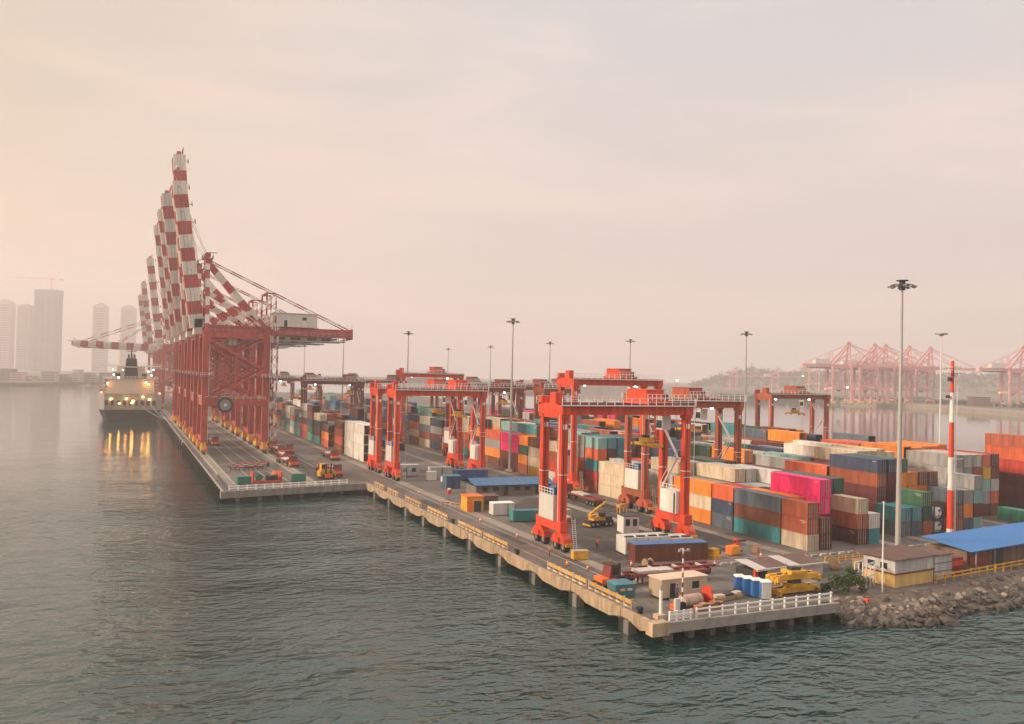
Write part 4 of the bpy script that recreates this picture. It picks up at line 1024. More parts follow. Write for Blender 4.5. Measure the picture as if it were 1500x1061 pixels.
t = thing('site_cabin', 'beige portable cabin with dark window near the quay end', 'cabin', (62.0, 90.6, 0), R(2)); t.scale = (.82, .92, .86)
b = MB(); b.box((0, 0, .35), (8.6, 3.0, 2.95), 'beige')
for i in range(18): b.box((-.04, .08+i*.165, .45), (0, .16+i*.165, 2.85), 'beige')
for i in range(26): b.box((.15+i*.33, -.03, .45), (.3+i*.33, 0, 2.85), 'beige')
b.box((.4, .3, 0), (1, 2.7, .35), 'dark'); b.box((7.4, .3, 0), (8, 2.7, .35), 'dark'); b.build('wall', t)
b = MB(); b.box((-.15, -.15, 2.95), (8.75, 3.15, 3.1), 'beige'); b.build('roof', t)
b = MB(); b.box((1.5, -.07, .4), (2.5, -.02, 2.4), 'dark'); b.build('door', t)
b = MB(); b.box((5.7, -.08, 1.3), (7.0, -.02, 2.4), 'glass'); b.box((5.6, -.1, 1.2), (7.1, -.03, 1.3), 'rail'); b.build('window', t)
b = MB(); b.box((8.6, .8, 1.6), (9.1, 1.7, 2.3), 'white'); b.build('cooling_unit', t)
b = MB(); b.box((1.2, -1.1, 0), (2.9, -.1, .3), 'steel'); b.build('step', t)
t = thing('wall_shelter', 'white cabin with two dark windows at the foot of the nearest gantry', 'cabin', (81.6, 131.5, 0), R(-8))
b = MB(); b.box((0, 0, 0), (3.0, 2.8, 3.0), 'white'); b.build('wall', t); b = MB(); b.box((-.15, -.15, 3.0), (3.15, 2.95, 3.1), 'dark'); b.build('roof', t)
for x in (.4, 1.8): b = MB(); b.box((x, -.05, 1.3), (x+.8, .02, 2.5), 'glass'); b.build('window', t)
t = thing('portable_cabin', 'grey portable cabin with two square windows beside the close pair of gantries', 'cabin', (67.2, 219.5, 0), R(-2))
b = MB(); b.box((0, 0, .2), (5.4, 3, 2.9), CM['pale grey']); b.box((-.1, -.1, 2.9), (5.5, 3.1, 3.0), 'roofw'); b.build('wall', t)
for x in (.8, 3.3): b = MB(); b.box((x, -.05, 1.2), (x+1.1, .02, 2.2), 'glass'); b.build('window', t)
# row of low white houses (generator sets) behind the tarpaulin container
for i in range(6):
    t = thing('generator_cabinet', '%s white generator cabinet %s' % (['leftmost', 'second', 'third', 'fourth', 'fifth', 'rightmost'][i], ['behind the blue topped container, beside the two window cabin', 'from the left behind the blue topped container', 'from the left behind the blue topped container', 'from the left behind the blue topped container', 'from the left behind the blue topped container', 'behind the blue topped container'][i]), 'generator', (72.0+i*2.05, 115.3-i*.12, 0), R(-7), 'white generator cabinets')
    b = MB(); b.box((0, 0, .15), (1.85, 3.6, 2.7 if i < 4 else 2.3), 'white'); b.box((.1, .1, 0), (1.7, 3.5, .15), 'dark'); b.build('housing', t)
    b = MB(); b.box((.3, -.04, .7), (1.0, 0, 1.9), 'dark' if i % 2 else 'steel'); b.build('louvre', t)
    b = MB(); b.box((.2, .4, 2.7 if i < 4 else 2.3), (1.6, 1.0, 2.9 if i < 4 else 2.5), 'dark'); b.build('exhaust', t)
for i in range(3):
    t = thing('waste_bin', ['grey bin with green lid by the foot of the nearest gantry, leftmost', 'grey bin with green lid by the foot of the nearest gantry, middle one', 'grey bin with green lid by the foot of the nearest gantry, rightmost'][i], 'bin', (79.5+i*1.5, 119.2, 0), 0, 'grey bins with green lids')
    b = MB(); b.box((0, 0, .15), (1.2, 1.1, 1.9), 'steel'); b.build('body', t); b = MB(); b.box((-.05, -.05, 1.9), (1.25, 1.15, 2.05), 'greenp'); b.build('lid', t)
# rust container with blue tarpaulin top
t = link('shipping_container', CMESH[(12.19, 2.59)], None, (76.9, 110.9, 0), R(90-8)); paint(t, CM['brown'])
tag(t, 'brown container under a blue tarpaulin, lying across the yard in front of white cabinets', 'container')
b = MB(); b.box((-1.28, -6.15, 2.6), (1.28, 6.15, 2.68), 'bluepaint'); b.box((1.24, -6.1, 2.25), (1.3, 6.1, 2.6), 'bluepaint'); b.build('tarpaulin', t)

# portable toilets
for i in range(4):
    t = thing('portable_toilet', ['rearmost blue toilet cubicle of the four with white roofs', 'second blue toilet cubicle from the rear, white roof', 'third blue toilet cubicle from the rear, white roof', 'front toilet cubicle with blue door and pale sides'][i], 'toilet', (73.3+i*.42, 90.3-i*1.15, 0), R(-20), 'blue portable toilets')
    b = MB(); b.box((0, 0, .1), (1.2, 1.1, 2.2), 'white' if i == 3 else 'toilet'); b.build('body', t)
    b = MB(); b.box((-.05, .12, .15), (0, .98, 2.05), 'toilet'); b.build('door', t)
    b = MB(); b.add([(-.1, -.08, 2.2), (1.3, -.08, 2.2), (1.3, 1.18, 2.2), (-.1, 1.18, 2.2), (.15, .2, 2.42), (1.05, .2, 2.42), (1.05, .9, 2.42), (.15, .9, 2.42)], [(0,3,2,1),(4,5,6,7),(0,1,5,4),(1,2,6,5),(2,3,7,6),(3,0,4,7)], 'rail'); b.build('roof', t)
# yellow spreaders, one on the other
def spreader(loc, lab, rz):
    t = thing('container_spreader', lab, 'spreader', loc, rz, 'yellow lifting spreaders'); t.scale = (.88, .9, 1)
    b = MB(); b.box((0, .55, .25), (8.0, .95, .9), 'yellow'); b.box((0, 1.75, .25), (8.0, 2.15, .9), 'yellow')
    for x in (0, 7.6): b.box((x, 0, .1), (x+.45, 2.7, .7), 'yellow')
    b.build('main_beam', t)
    b = MB(); b.box((2.6, .2, .9), (5.6, 2.5, 1.35), 'yellow'); b.box((3.2, .8, 1.35), (4.9, 1.9, 1.75), 'dark'); b.build('headblock', t)
    b = MB()
    for x in (.1, 7.7):
        for y in (.05, 2.4): b.box((x, y, -.05), (x+.25, y+.25, .35), 'dark')
    b.build('twistlock', t)
    b = MB(); b.beam((.4, .4, .6), (2.6, 1.3, 1.1), .2, .2, 'yellow'); b.beam((7.4, 2.3, .6), (5.6, 1.4, 1.1), .2, .2, 'yellow')
    for k in range(5): b.beam((.9+k*1.55, .95, .6), (1.6+k*1.55, 1.75, .6), .12, .12, 'yellow')
    b.tube((1.0, 1.35, .95), (7.0, 1.35, .95), .1, 'dark', 6)
    b.build('brace', t)
    for x in (-.12, 7.95):
        for y in (.3, 2.2): b = MB(); b.box((x, y, -.3), (x+.18, y+.3, .5), 'yellow'); b.build('flipper', t)
spreader((77.4, 86.8, .05), 'yellow container spreader lying on the deck at the bottom of its pile', R(2))
spreader((77.2, 87.0, 1.75), 'yellow container spreader lying on top of the other one', R(-2))
# low open shed beside them
t = thing('workshop_shed', 'low workshop shed with brown roof sheets behind the yellow spreaders', 'shed', (79.8, 94.4, 0), R(4)); t.scale = (1, 1, .85)
b = MB(); b.box((2.2, 0, 0), (13, 4, 1.9), 'white'); b.box((0, 0, 0), (2.2, 3.8, 1.8), 'dark'); b.box((-.1, -.1, 0), (.45, .3, 2.1), 'red'); b.build('wall', t)
b = MB()
for i in range(6): b.beam((1.0+i*2.1, -.7, 2.05), (.2+i*2.1+1.6, 4.8, 2.5), 1.95, .06, 'brownroof' if i % 3 else 'roofw')
b.beam((-.2, -.5, 2.1), (13.4, -.6, 2.05), .3, .3, 'roofw'); b.build('roof', t)
b = MB(); b.box((.6, -.06, 0), (1.7, 0, 1.7), 'glass'); b.build('door', t)

# ------------------------------------------------------------------ vehicles
def make_tractor(label, loc, rz, cab='orange', bed='darkred', load=True, group='terminal tractors with flat trailers', Ln=12.5):
    t = thing('terminal_tractor', label, 'truck', loc, rz, group)     # drives towards -X
    b = MB(); b.box((0, -.5, .7), (5.2, .5, 1.0), 'dark'); b.box((-.1, -1.2, .55), (1.9, 1.2, 1.35), cab); b.box((-.2, -1.2, .45), (.1, 1.2, .8), 'dark'); b.box((3.2, -.9, 1.0), (4.8, .9, 1.2), 'dark'); b.build('chassis', t)
    b = MB(); vs = [(1.0, -1.15, 1.35), (2.5, -1.15, 1.35), (2.5, 1.15, 1.35), (1.0, 1.15, 1.35), (1.35, -1.0, 2.9), (2.45, -1.0, 2.9), (2.45, 1.0, 2.9), (1.35, 1.0, 2.9)]
    b.add(vs, [(4,5,6,7),(0,1,5,4),(1,2,6,5),(2,3,7,6),(3,0,4,7)], 'darkred' if cab == 'orange' else cab); b.box((1.2, -1.1, 2.9), (2.6, 1.1, 3.05), 'dark'); b.box((2.52, -.9, 1.2), (2.8, -.6, 3.2), 'dark'); b.tube((2.2, .9, 3.05), (2.2, .9, 3.4), .1, 'orange', 6); b.box((2.6, -1.1, 1.0), (3.4, -.5, 1.5), 'dark'); b.box((2.6, .5, 1.0), (3.4, 1.1, 1.5), 'dark'); c = b.build('cab', t)
    b = MB(); b.quad([(1.08, -.95, 1.6), (1.32, -.85, 2.75), (1.32, .85, 2.75), (1.08, .95, 1.6)], 'glass'); b.box((1.5, -1.14, 1.75), (2.35, -1.06, 2.7), 'glass'); b.box((1.5, 1.06, 1.75), (2.35, 1.14, 2.7), 'glass'); b.build('window', c)
    for x in (.9, 4.1):
        for y in (-1.05, 1.05):
            w = MB(); w.tube((x, y-.16, .5), (x, y+.16, .5), .5, 'black', 14); w.tube((x, y-.18, .5), (x, y+.18, .5), .24, 'steel', 10); w.build('wheel', t)
    b = MB(); b.box((4.2, -1.2, 1.25), (4.2+Ln, -.9, 1.6), bed); b.box((4.2, .9, 1.25), (4.2+Ln, 1.2, 1.6), bed); b.box((4.2, -.35, 1.0), (4.2+Ln, .35, 1.45), bed)
    for i in range(8): b.box((4.3+i*(Ln-.3)/7, -1.2, 1.3), (4.5+i*(Ln-.3)/7, 1.2, 1.5), bed)
    b.box((6.2, -.7, 0.1), (6.4, -.5, 1.2), bed); b.box((6.2, .5, .1), (6.4, .7, 1.2), bed)
    tr = b.build('trailer', t)
    for x in (Ln+.6, Ln+2.0, Ln+3.2):
        for y in (-.95, .95):
            w = MB(); w.tube((x, y-.25, .5), (x, y+.25, .5), .5, 'black', 14); w.tube((x, y-.27, .5), (x, y+.27, .5), .22, 'steel', 8); w.build('wheel', tr)
    if load:
        b = MB(); b.box((5.5, -1.0, 1.6), (8.4, 1.0, 1.95), 'roofw'); b.box((8.6, -1.0, 1.6), (11.0, 1.0, 1.9), 'roofw'); b.build('load', tr)
    return t
tr0 = make_tractor('orange terminal tractor with long red flat trailer behind the site cabin', (57.9, 99.2, 0), R(-2))
for x, y, rz, lab in [(48.2, 226, 80, 'terminal tractor and trailer nearest the corner on the crane quay'), (44.8, 246, 95, 'red terminal tractor right of the rail lines under the quay cranes'), (46.2, 262, 92, 'red terminal tractor behind another on the crane quay'), (47.5, 282, 92, 'dull terminal tractor in line farther along the crane quay'), (50.5, 285, 92, 'dull terminal tractor beside the brown container stacks'), (48.5, 306, 92, 'hazy terminal tractor under the second quay crane'), (30.5, 318, 92, 'hazy terminal tractor between the quay crane legs'), (47.5, 335, 92, 'faint terminal tractor far along the crane quay')]:
    dup(tr0, (x, y, 0), R(rz), lab)
for x, y, rz, lab in [(51.5, 222, 84, 'terminal tractor beside the yellow forklift at the quay corner'), (60.0, 262, 90, 'terminal tractor passing the white container stack'), (93.2, 196, 91, 'terminal tractor waiting along the first row of the middle block'), (93.0, 176, 270, 'terminal tractor beside the tall red gantry foot'), (60.2, 141, 88, 'terminal tractor driving along the near quay road')]:
    if y not in (141, 196): dup(tr0, (x, y, 0), R(rz), lab)
for i in range(16):
    x, y = [(60, 112), (61.5, 108.5), (60.8, 101), (66, 108.6), (69, 108.8), (92, 107.6), (95, 106), (98, 104.2), (88, 104.5), (62, 134), (61.8, 150), (62.2, 188), (77, 105.2), (73, 105.4), (81, 104.8), (99.5, 99)][i]
    t = thing('traffic_cone', 'orange traffic cone with white band standing on the yard ground', 'traffic cone', (x, y, 0), 0, 'traffic cones about the yard'); b = MB(); b.box((-.28, -.28, 0), (.28, .28, .06), 'black'); b.build('base', t); b = MB(); b.tube((0, 0, .06), (0, 0, .9), .22, 'orange', 10, .05); b.tube((0, 0, .4), (0, 0, .58), .165, 'rail', 10, .125); b.build('cone', t)
for i, (x, y, rz) in enumerate([(86, 100.5, 10), (89.5, 98.6, 40), (92, 101.2, -20), (70.4, 106.6, 5), (97, 97.5, 60), (101, 96.5, 0)]):
    t = thing('cable_reel', ['cable reel standing left of the kerb blocks', 'cable reel behind the workshop shed roof', 'cable reel nearest the road kerb', 'cable reel before the blue topped container', 'cable reel left of the nearest lamp mast', 'cable reel at the foot of the nearest lamp mast'][i], 'cable reel', (x, y, 0), R(rz), 'timber cable reels'); b = MB()
    for d in (-.5, .5): b.tube((d-.05, 0, .75), (d+.05, 0, .75), .75, 'timber', 14)
    b.build('flange', t); b = MB(); b.tube((-.45, 0, .75), (.45, 0, .75), .5, 'dark', 12); b.build('cable', t)
def make_chassis(label, loc, rz):
    t = thing('trailer_chassis', label, 'trailer', loc, rz, 'parked trailer chassis on the crane quay')
    b = MB(); b.box((0, -1.1, 1.0), (12, -.85, 1.3), 'darkred'); b.box((0, .85, 1.0), (12, 1.1, 1.3), 'darkred')
    for i in range(7): b.box((i*1.95, -1.1, 1.02), (i*1.95+.25, 1.1, 1.28), 'roofw' if i % 2 else 'darkred')
    b.box((1.5, -.7, .05), (1.7, -.5, 1.0), 'dark'); b.box((1.5, .5, .05), (1.7, .7, 1.0), 'dark'); f_ = b.build('frame', t)
    for x in (9.4, 10.7):
        for y in (-.95, .95): w = MB(); w.tube((x, y-.25, .5), (x, y+.25, .5), .5, 'black', 12); w.build('wheel', t)
    return t
c2 = make_chassis('dull red trailer chassis parked just behind the orange terminal tractor', (66.2, 102.6, 0), R(-3)); c2['group'] = 'parked trailer chassis'
ch = make_chassis('leftmost parked red trailer chassis on the crane quay', (27.2, 241, 0), R(66))
for i, lab in enumerate(('second parked trailer chassis from the left on the crane quay', 'third parked trailer chassis from the left on the crane quay', 'rightmost parked trailer chassis on the crane quay')):
    dup(ch, (29.4+i*2.6, 240.5+i*.6, 0), R(68+3*i), lab)
t = thing('flat_rack', 'open red flat rack frame at the front fence of the crane quay', 'flat rack', (29.2, 214.6, 0), R(8))
b = MB(); b.box((0, 0, .1), (7.2, 2.4, .5), 'red'); b.box((0, 0, .5), (.3, 2.4, 2.6), 'red'); b.box((6.9, 0, .5), (7.2, 2.4, 2.6), 'red'); b.build('base', t)
b = MB(); b.box((3.6, .6, .5), (6.4, 2.0, 1.6), 'dark'); b.tube((2, 1.2, 1.2), (2, 2.0, 1.2), .8, 'greenp', 12); b.build('load', t)
for x, y, lab in ((25.6, 212.6, 'green steel box left of the red flat rack'), (39.0, 215.4, 'green steel box right of the red flat rack')):
    t = thing('ballast_box', lab, 'steel box', (x, y, 0), R(9), 'green steel boxes at the front fence'); b = MB(); b.box((0, 0, .1), (3.2, 1.6, 1.8), 'greenp'); b.build('body', t); b = MB(); b.box((-.05, -.05, 1.8), (3.25, 1.65, 1.9), 'greenp'); b.box((.3, .2, 0), (.5, 1.4, .1), 'dark'); b.box((2.7, .2, 0), (2.9, 1.4, .1), 'dark'); b.build('lid', t)
t = thing('yellow_forklift', 'bulky yellow forklift facing the front fence of the crane quay', 'forklift', (46.2, 218.5, 0), R(5))
b = MB(); b.box((0, 0, .7), (4.0, 2.8, 2.0), 'yellow'); b.box((.3, .3, 2.0), (3.7, 2.4, 2.3), 'yellow'); b.build('body', t)
b = MB(); b.box((.4, .6, 2.3), (2.0, 2.2, 3.9), 'yellow'); b.box((.55, .55, 2.6), (1.85, .62, 3.6), 'glass'); b.build('cab', t)
b = MB(); b.box((1.2, -.5, .3), (1.5, 0, 4.0), 'dark'); b.box((2.5, -.5, .3), (2.8, 0, 4.0), 'dark'); b.box((1.0, -.9, .5), (3.0, -.5, 1.4), 'orange'); b.build('mast', t)
for x in (.7, 3.3):
    for y in (.2, 2.6): w = MB(); w.tube((x-.3, y, .7), (x+.3, y, .7), .7, 'black', 12); w.build('wheel', t)
t = thing('round_buoy_lamp', 'orange domed bollard cover behind the red flat rack', 'cover', (36.4, 226.4, 0)); b = MB(); b.tube((0, 0, 0), (0, 0, .9), 1.2, 'timber', 14, 1.1); b.build('base', t); b = MB(); b.tube((0, 0, .9), (0, 0, 1.5), 1.1, 'orange', 14, .5); b.build('dome', t)
# mobile crane under the nearest gantry
t = thing('mobile_crane', 'dark mobile crane with long yellow boom under the nearest gantry', 'mobile crane', (78.6, 138.2, 0), R(4)); t.scale = (.7, .7, .7)
b = MB(); b.box((0, 0, .8), (7.4, 2.8, 1.7), 'tealp' if False else 'dark'); b.box((5.2, .2, 1.7), (7.2, 2.6, 2.6), 'dark'); b.box((-.3, -.3, .4), (.2, 3.1, .7), 'yellow'); b.box((7.2, -.3, .4), (7.7, 3.1, .7), 'dark'); b.build('carrier', t)
for x in (1, 2.4, 5.2, 6.5):
    for y in (.2, 2.6): w = MB(); w.tube((x, y-.3, .75), (x, y+.3, .75), .75, 'black', 14); w.tube((x, y-.32, .75), (x, y+.32, .75), .35, 'mast', 10); w.build('wheel', t)
b = MB(); b.box((1.2, .2, 1.7), (5.0, 2.6, 2.6), 'yellow'); b.box((.6, .5, 2.6), (2.2, 1.4, 3.2), 'yellow'); s_ = b.build('turret', t)
b = MB(); b.beam((.5, 1.6, 2.8), (7.0, 5.4, 4.6), .6, .65, 'yellow'); b.beam((4.5, 4.0, 3.9), (9.6, 6.9, 5.3), .4, .42, 'yellow'); b.build('boom', s_)
b = MB(); b.box((3.4, .1, 2.6), (4.9, 1.2, 3.7), 'dark'); b.box((3.36, .2, 2.9), (4.94, 1.1, 3.5), 'glass'); b.build('cab', s_)
t = thing('yellow_steel_box', 'small yellow steel box beside the seaward foot of the nearest gantry', 'steel box', (62.6, 114.8, 0), R(-10)); b = MB(); b.box((0, 0, .1), (2.4, 1.3, 1.3), 'yellow'); b.build('body', t); b = MB(); b.box((-.04, -.04, 1.3), (2.44, 1.34, 1.38), 'beige'); b.build('lid', t)
t = thing('yellow_trestle', 'yellow steel trestle standing before the cream container stack', 'trestle', (92.5, 150.5, 0), R(20)); b = MB(); b.box((0, 0, 1.2), (2.6, 1.0, 1.8), 'yellow'); b.build('top', t)
for x in (.1, 2.3):
    for y in (.1, .8): b = MB(); b.box((x, y, 0), (x+.2, y+.15, 1.2), 'yellow'); b.build('leg', t)

# goods between the blue shed and the near quay
def simple(name, label, cat, loc, rz, boxes, group=None):
    t = thing(name, label, cat, loc, rz, group)
    for nm, a, c, m in boxes:
        b = MB(); b.box(a, c, m); b.build(nm, t)
    return t
simple('blue_container_store', 'dark blue site container beside the inland foot of the close gantry pair', 'container', (78.6, 207.6, 0), R(-3), [('body', (0, 0, 0), (8.6, 2.5, 2.7), CM['blue']), ('roof', (-.05, -.05, 2.7), (8.65, 2.55, 2.78), 'bluepaint'), ('door', (.2, -.05, .1), (1.2, -.0, 2.4), CM['navy'])])
simple('blue_kiosk', 'dark blue kiosk with pale corner posts left of the blue roofed shed', 'kiosk', (71.0, 194.2, 0), R(-3), [('wall', (0, 0, 0), (3.6, 3, 2.9), CM['blue']), ('roof', (-.3, -.3, 2.9), (3.9, 3.3, 3.05), 'tealb'), ('corner_post', (-.1, -.1, 0), (.12, .12, 2.9), 'steel'), ('door', (1.2, -.06, 0), (2.3, -.0, 2.2), CM['navy'])])
simple('white_tank_tray', 'low white tank tray beside the blue kiosk', 'tank', (73.6, 203.2, 0), 0, [('body', (0, 0, .3), (3.6, 2.2, 1.6), 'white'), ('base', (.2, .2, 0), (3.4, 2.0, .3), 'dark')])
simple('white_store_box', 'small white store box between portable cabin and blue container', 'box', (71.6, 209.5, 0), R(-3), [('body', (0, 0, .1), (2.4, 2.2, 2.2), 'white'), ('lid', (-.05, -.05, 2.2), (2.45, 2.25, 2.3), 'rail')])
simple('grey_reefer_unit', 'grey white reefer container behind the small white store box', 'container', (74.6, 216.0, 0), R(-3), [('body', (0, 0, 0), (6.0, 2.4, 2.6), CM['pale grey']), ('end_frame', (-.06, -.06, 0), (.15, 2.46, 2.65), 'white'), ('side_rib', (3, -.05, .1), (3.3, 0, 2.5), CM['slate'])])
simple('yellow_hut', 'orange yellow hut with dark doorway by the blue roofed shed', 'hut', (63.4, 161.0, 0), R(-4), [('wall', (0, 0, 0), (3.4, 4, 2.9), 'yellow'), ('roof', (-.2, -.2, 2.9), (3.6, 4.2, 3.1), 'orange'), ('doorway', (1.5, -.06, 0), (3.0, .02, 2.2), 'dark'), ('door', (.2, -.07, 0), (1.2, .02, 2.2), 'orange')])
simple('brown_hut', 'tan hut with flat roof right of the orange yellow hut', 'hut', (67.2, 162.6, 0), R(-4), [('wall', (0, 0, 0), (3.6, 3.2, 2.7), 'brownwall'), ('roof', (-.2, -.2, 2.7), (3.8, 3.4, 2.85), 'brownroof'), ('window', (.8, -.05, 1.1), (2.0, .02, 2.0), 'glass')])
simple('white_bulk_bag_crate', 'white curtained crate in front of the blue roofed shed', 'crate', (66.8, 155.6, 0), R(-3), [('body', (0, 0, .1), (4.4, 2.4, 2.3), 'white'), ('seam', (3.0, -.05, .1), (3.12, 0, 2.2), 'dark'), ('top', (-.05, -.05, 2.3), (4.45, 2.45, 2.4), 'rail')])
simple('teal_skip', 'teal open skip left of the nearest gantry foot', 'skip', (68.0, 147.6, 0), R(-8), [('body', (0, 0, .2), (5.6, 2.6, 1.9), 'tealp'), ('end_flap', (-.5, 0, .2), (0, 2.6, 2.2), 'tealp'), ('contents', (.3, .2, 1.9), (5.2, 2.4, 2.1), 'tealb')])
for i in range(9):
    simple('goods_pallet', '%s of wrapped goods among the pallets left of the nearest gantry' % ['pinkish block', 'low pale block', 'tall pale block', 'orange brown block', 'flat cream block', 'small pinkish block', 'long pinkish block', 'small cream block', 'brown block'][i], 'pallet', (73.6+(i % 3)*2.2-(i//3)*1.1, 147.8-(i//3)*2.6, 0), R(-5+i*3), [('pallet', (0, 0, 0), (2.0, 1.5, .16), 'timber'), ('goods', (.05, .05, .16), (1.95, 1.45, [1.3, .7, 1.8, 1.2, .5, .9, 1.1, .8, 1.0][i]), ['pinkwrap', 'roofw', 'beige', 'timber', 'roofw', 'pinkwrap', 'pinkwrap', 'beige', 'brownwall'][i])], 'goods on pallets')
simple('red_bollard_box', 'small red and white box standing alone on the near quay road', 'box', (68.4, 185.5, 0), 0, [('body', (0, 0, 0), (.8, .8, 1.0), 'red'), ('top', (.1, .1, 1.0), (.7, .7, 1.3), 'rail')])
for i in range(3):
    t = thing('road_barrier', '%s pink and white barrier before the orange yellow hut' % ['left', 'middle', 'right'][i], 'barrier', (61.5+i*1.2, 171-i*2.6, 0), R(-55), 'pink and white barriers'); b = MB(); b.rail((0, 0, 0), (2.2, 0, 0), 'pinkwrap', .9, 2, .1); b.build('frame', t)
    b = MB(); b.box((0, -.04, .5), (2.2, .04, .75), 'darkred'); b.build('board', t)

# things at the end of the near quay
t = thing('blue_skip_bin', 'pale blue lidded bin between the orange tractor and quay barriers', 'bin', (57.2, 93.6, 0), R(-4))
b = MB(); b.add([(0, 0, .1), (2.6, 0, .1), (2.6, 2.2, .1), (0, 2.2, .1), (-.2, -.15, 1.7), (2.8, -.15, 1.7), (2.8, 2.35, 1.7), (-.2, 2.35, 1.7)], [(0,3,2,1),(0,1,5,4),(1,2,6,5),(2,3,7,6),(3,0,4,7)], 'tealb'); b.build('body', t)
b = MB(); b.add([(-.25, -.2, 1.7), (2.85, -.2, 1.7), (2.85, 2.4, 1.7), (-.25, 2.4, 1.7), (.6, .5, 2.0), (2, .5, 2.0), (2, 1.7, 2.0), (.6, 1.7, 2.0)], [(4,5,6,7),(0,1,5,4),(1,2,6,5),(2,3,7,6),(3,0,4,7)], 'tealb'); b.build('lid', t)
for x in (.5, 1.5): b = MB(); b.box((x, -.2, .9), (x+.7, -.1, 1.2), 'beige'); b.build('handle_plate', t)
simple('orange_marker', 'bright orange marker buoy lying beside the white quay fence', 'buoy', (61.0, 86.2, 0), R(12), [('float', (0, 0, 0), (1.2, .9, .7), 'orange'), ('cap', (.3, .2, .7), (.8, .7, 1.1), 'orange'), ('collar', (-.05, -.05, .3), (1.25, .95, .42), 'red')])
t = thing('goods_roll', 'pinkish cylinder roll lying behind the white quay fence', 'roll', (62.6, 87.2, 0), R(6)); b = MB(); b.tube((0, 0, .75), (2.8, 0, .75), .75, 'pinkwrap', 16); b.build('roll', t); b = MB(); b.tube((.4, 0, .75), (.5, 0, .75), .78, 'timber', 16); b.tube((2.2, 0, .75), (2.3, 0, .75), .78, 'timber', 16); b.build('strap', t)
t = thing('red_signboard', 'upright red board leaning beside the pinkish roll', 'panel', (66.6, 87.2, 0), R(8)); b = MB(); b.beam((.0, 0, .05), (0, .5, 2.2), 1.6, .12, 'red'); b.build('board', t); b = MB(); b.box((-.6, .4, 0), (-.5, 1.0, 1.4), 'darkred'); b.box((.5, .4, 0), (.6, 1.0, 1.4), 'darkred'); b.build('prop', t)
for i in range(3): simple('timber_pile', ['low timber pile next to the red panel', 'dark timber pile before the blue toilets', 'pale timber pile beside the blue toilets'][i], 'timber', (68.2+i*1.7, 87.6+.2*i, 0), R(10*i), [('lower_boards', (0, 0, .1), (1.5, 1.3, .5), 'timber'), ('upper_boards', (.1, .2, .5), (1.4, 1.0, .8), 'dark' if i == 1 else 'beige')], 'timber piles')
for i in range(5): simple('red_brown_crate', '%s rust coloured crate beside the orange marker buoy' % ['first', 'second', 'third', 'fourth', 'fifth'][i], 'crate', (63.2+i*.95, 85.0+.12*i, 0), R(5*i), [('body', (0, 0, 0), (.8, .7, .6+.15*(i % 2)), CM['rust red']), ('lid', (-.03, -.03, .6+.15*(i % 2)), (.83, .73, .66+.15*(i % 2)), 'timber')], 'rust coloured crates')
t = thing('striped_lamp_pole', 'red and white striped pole with small floodlights at the quay end fence', 'lamp pole', (60.5, 84.2, 0))
b = MB()
for i in range(14): b.tube((0, 0, i*.56), (0, 0, (i+1)*.56), .1, 'rail' if i % 2 else 'darkred', 8)
b.build('pole', t); b = MB(); b.beam((-.7, 0, 7.6), (.7, 0, 7.6), .1, .1, 'rail'); b.build('cross_arm', t)
for x, y in ((-.6, -.2), (.6, -.2), (0, .25)): b = MB(); b.bxc((x, y, 7.7), (.35, .3, .3), 'mast'); b.build('floodlight', t)
b = MB(); b.box((-1.1, -.3, .6), (-.5, .1, 2.1), 'white'); b.box((-.45, -.3, .3), (.3, .2, 1.6), 'black'); b.build('control_box', t)
t = thing('white_post', 'thick white post on a pale plinth at the corner of the near quay', 'post', (57.5, 84.2, 0)); b = MB(); b.box((-.7, -.5, 0), (.5, .5, .5), 'concrete'); b.build('plinth', t); b = MB(); b.tube((0, 0, .4), (0, 0, 3.2), .2, 'rail', 10); b.tube((-.0, 0, 3.2), (0, 0, 3.8), .12, 'mast', 8); b.build('post', t)
for x, y, lab in ((56.4, 86.8, 'black bollard at the corner of the near quay'), (56.4, 121.5, 'black bollard between quay barriers by the nearest gantry'), (56.4, 150, 'black bollard midway along the near quay')):
    t = thing('mooring_bollard', lab, 'bollard', (x, y, 0), 0, 'mooring bollards'); b = MB(); b.tube((0, 0, 0), (0, 0, .5), .35, 'black', 12, .28); b.build('stem', t); b = MB(); b.tube((-.1, 0, .5), (-.1, 0, .75), .5, 'black', 12, .4); b.build('cap', t)
# yellow quay barriers
segs = [(88.2, 98.6), (99.2, 110.5), (124.5, 134.5), (135.2, 146.5), (152, 163.5), (168, 178.5), (184, 192), (195, 203)]
for i, (a, c) in enumerate(segs):
    t = thing('quay_barrier', '%s yellow and black guard barrier along the near quay edge, counted from its corner' % ORD[i], 'barrier', (56.15, a, 0), 0, 'yellow guard barriers on the near quay')
    n = int((c-a)/1.7)
    for k in range(n+1): b = MB(); y = (c-a)*k/n; b.box((-.08, y-.11, 0), (.1, y+.11, 1.3), 'mast'); b.build('post', t)
    b = MB()
    for k in range(n*2):
        y0 = (c-a)*k/(2*n); y1 = (c-a)*(k+1)/(2*n); b.box((-.16, y0, .72), (-.08, y1, 1.22), 'yellow' if k % 2 == 0 else 'concrete'); b.box((-.15, y0, .2), (-.08, y1, .45), 'beige' if k % 2 else 'timber')
    b.build('rail_board', t)
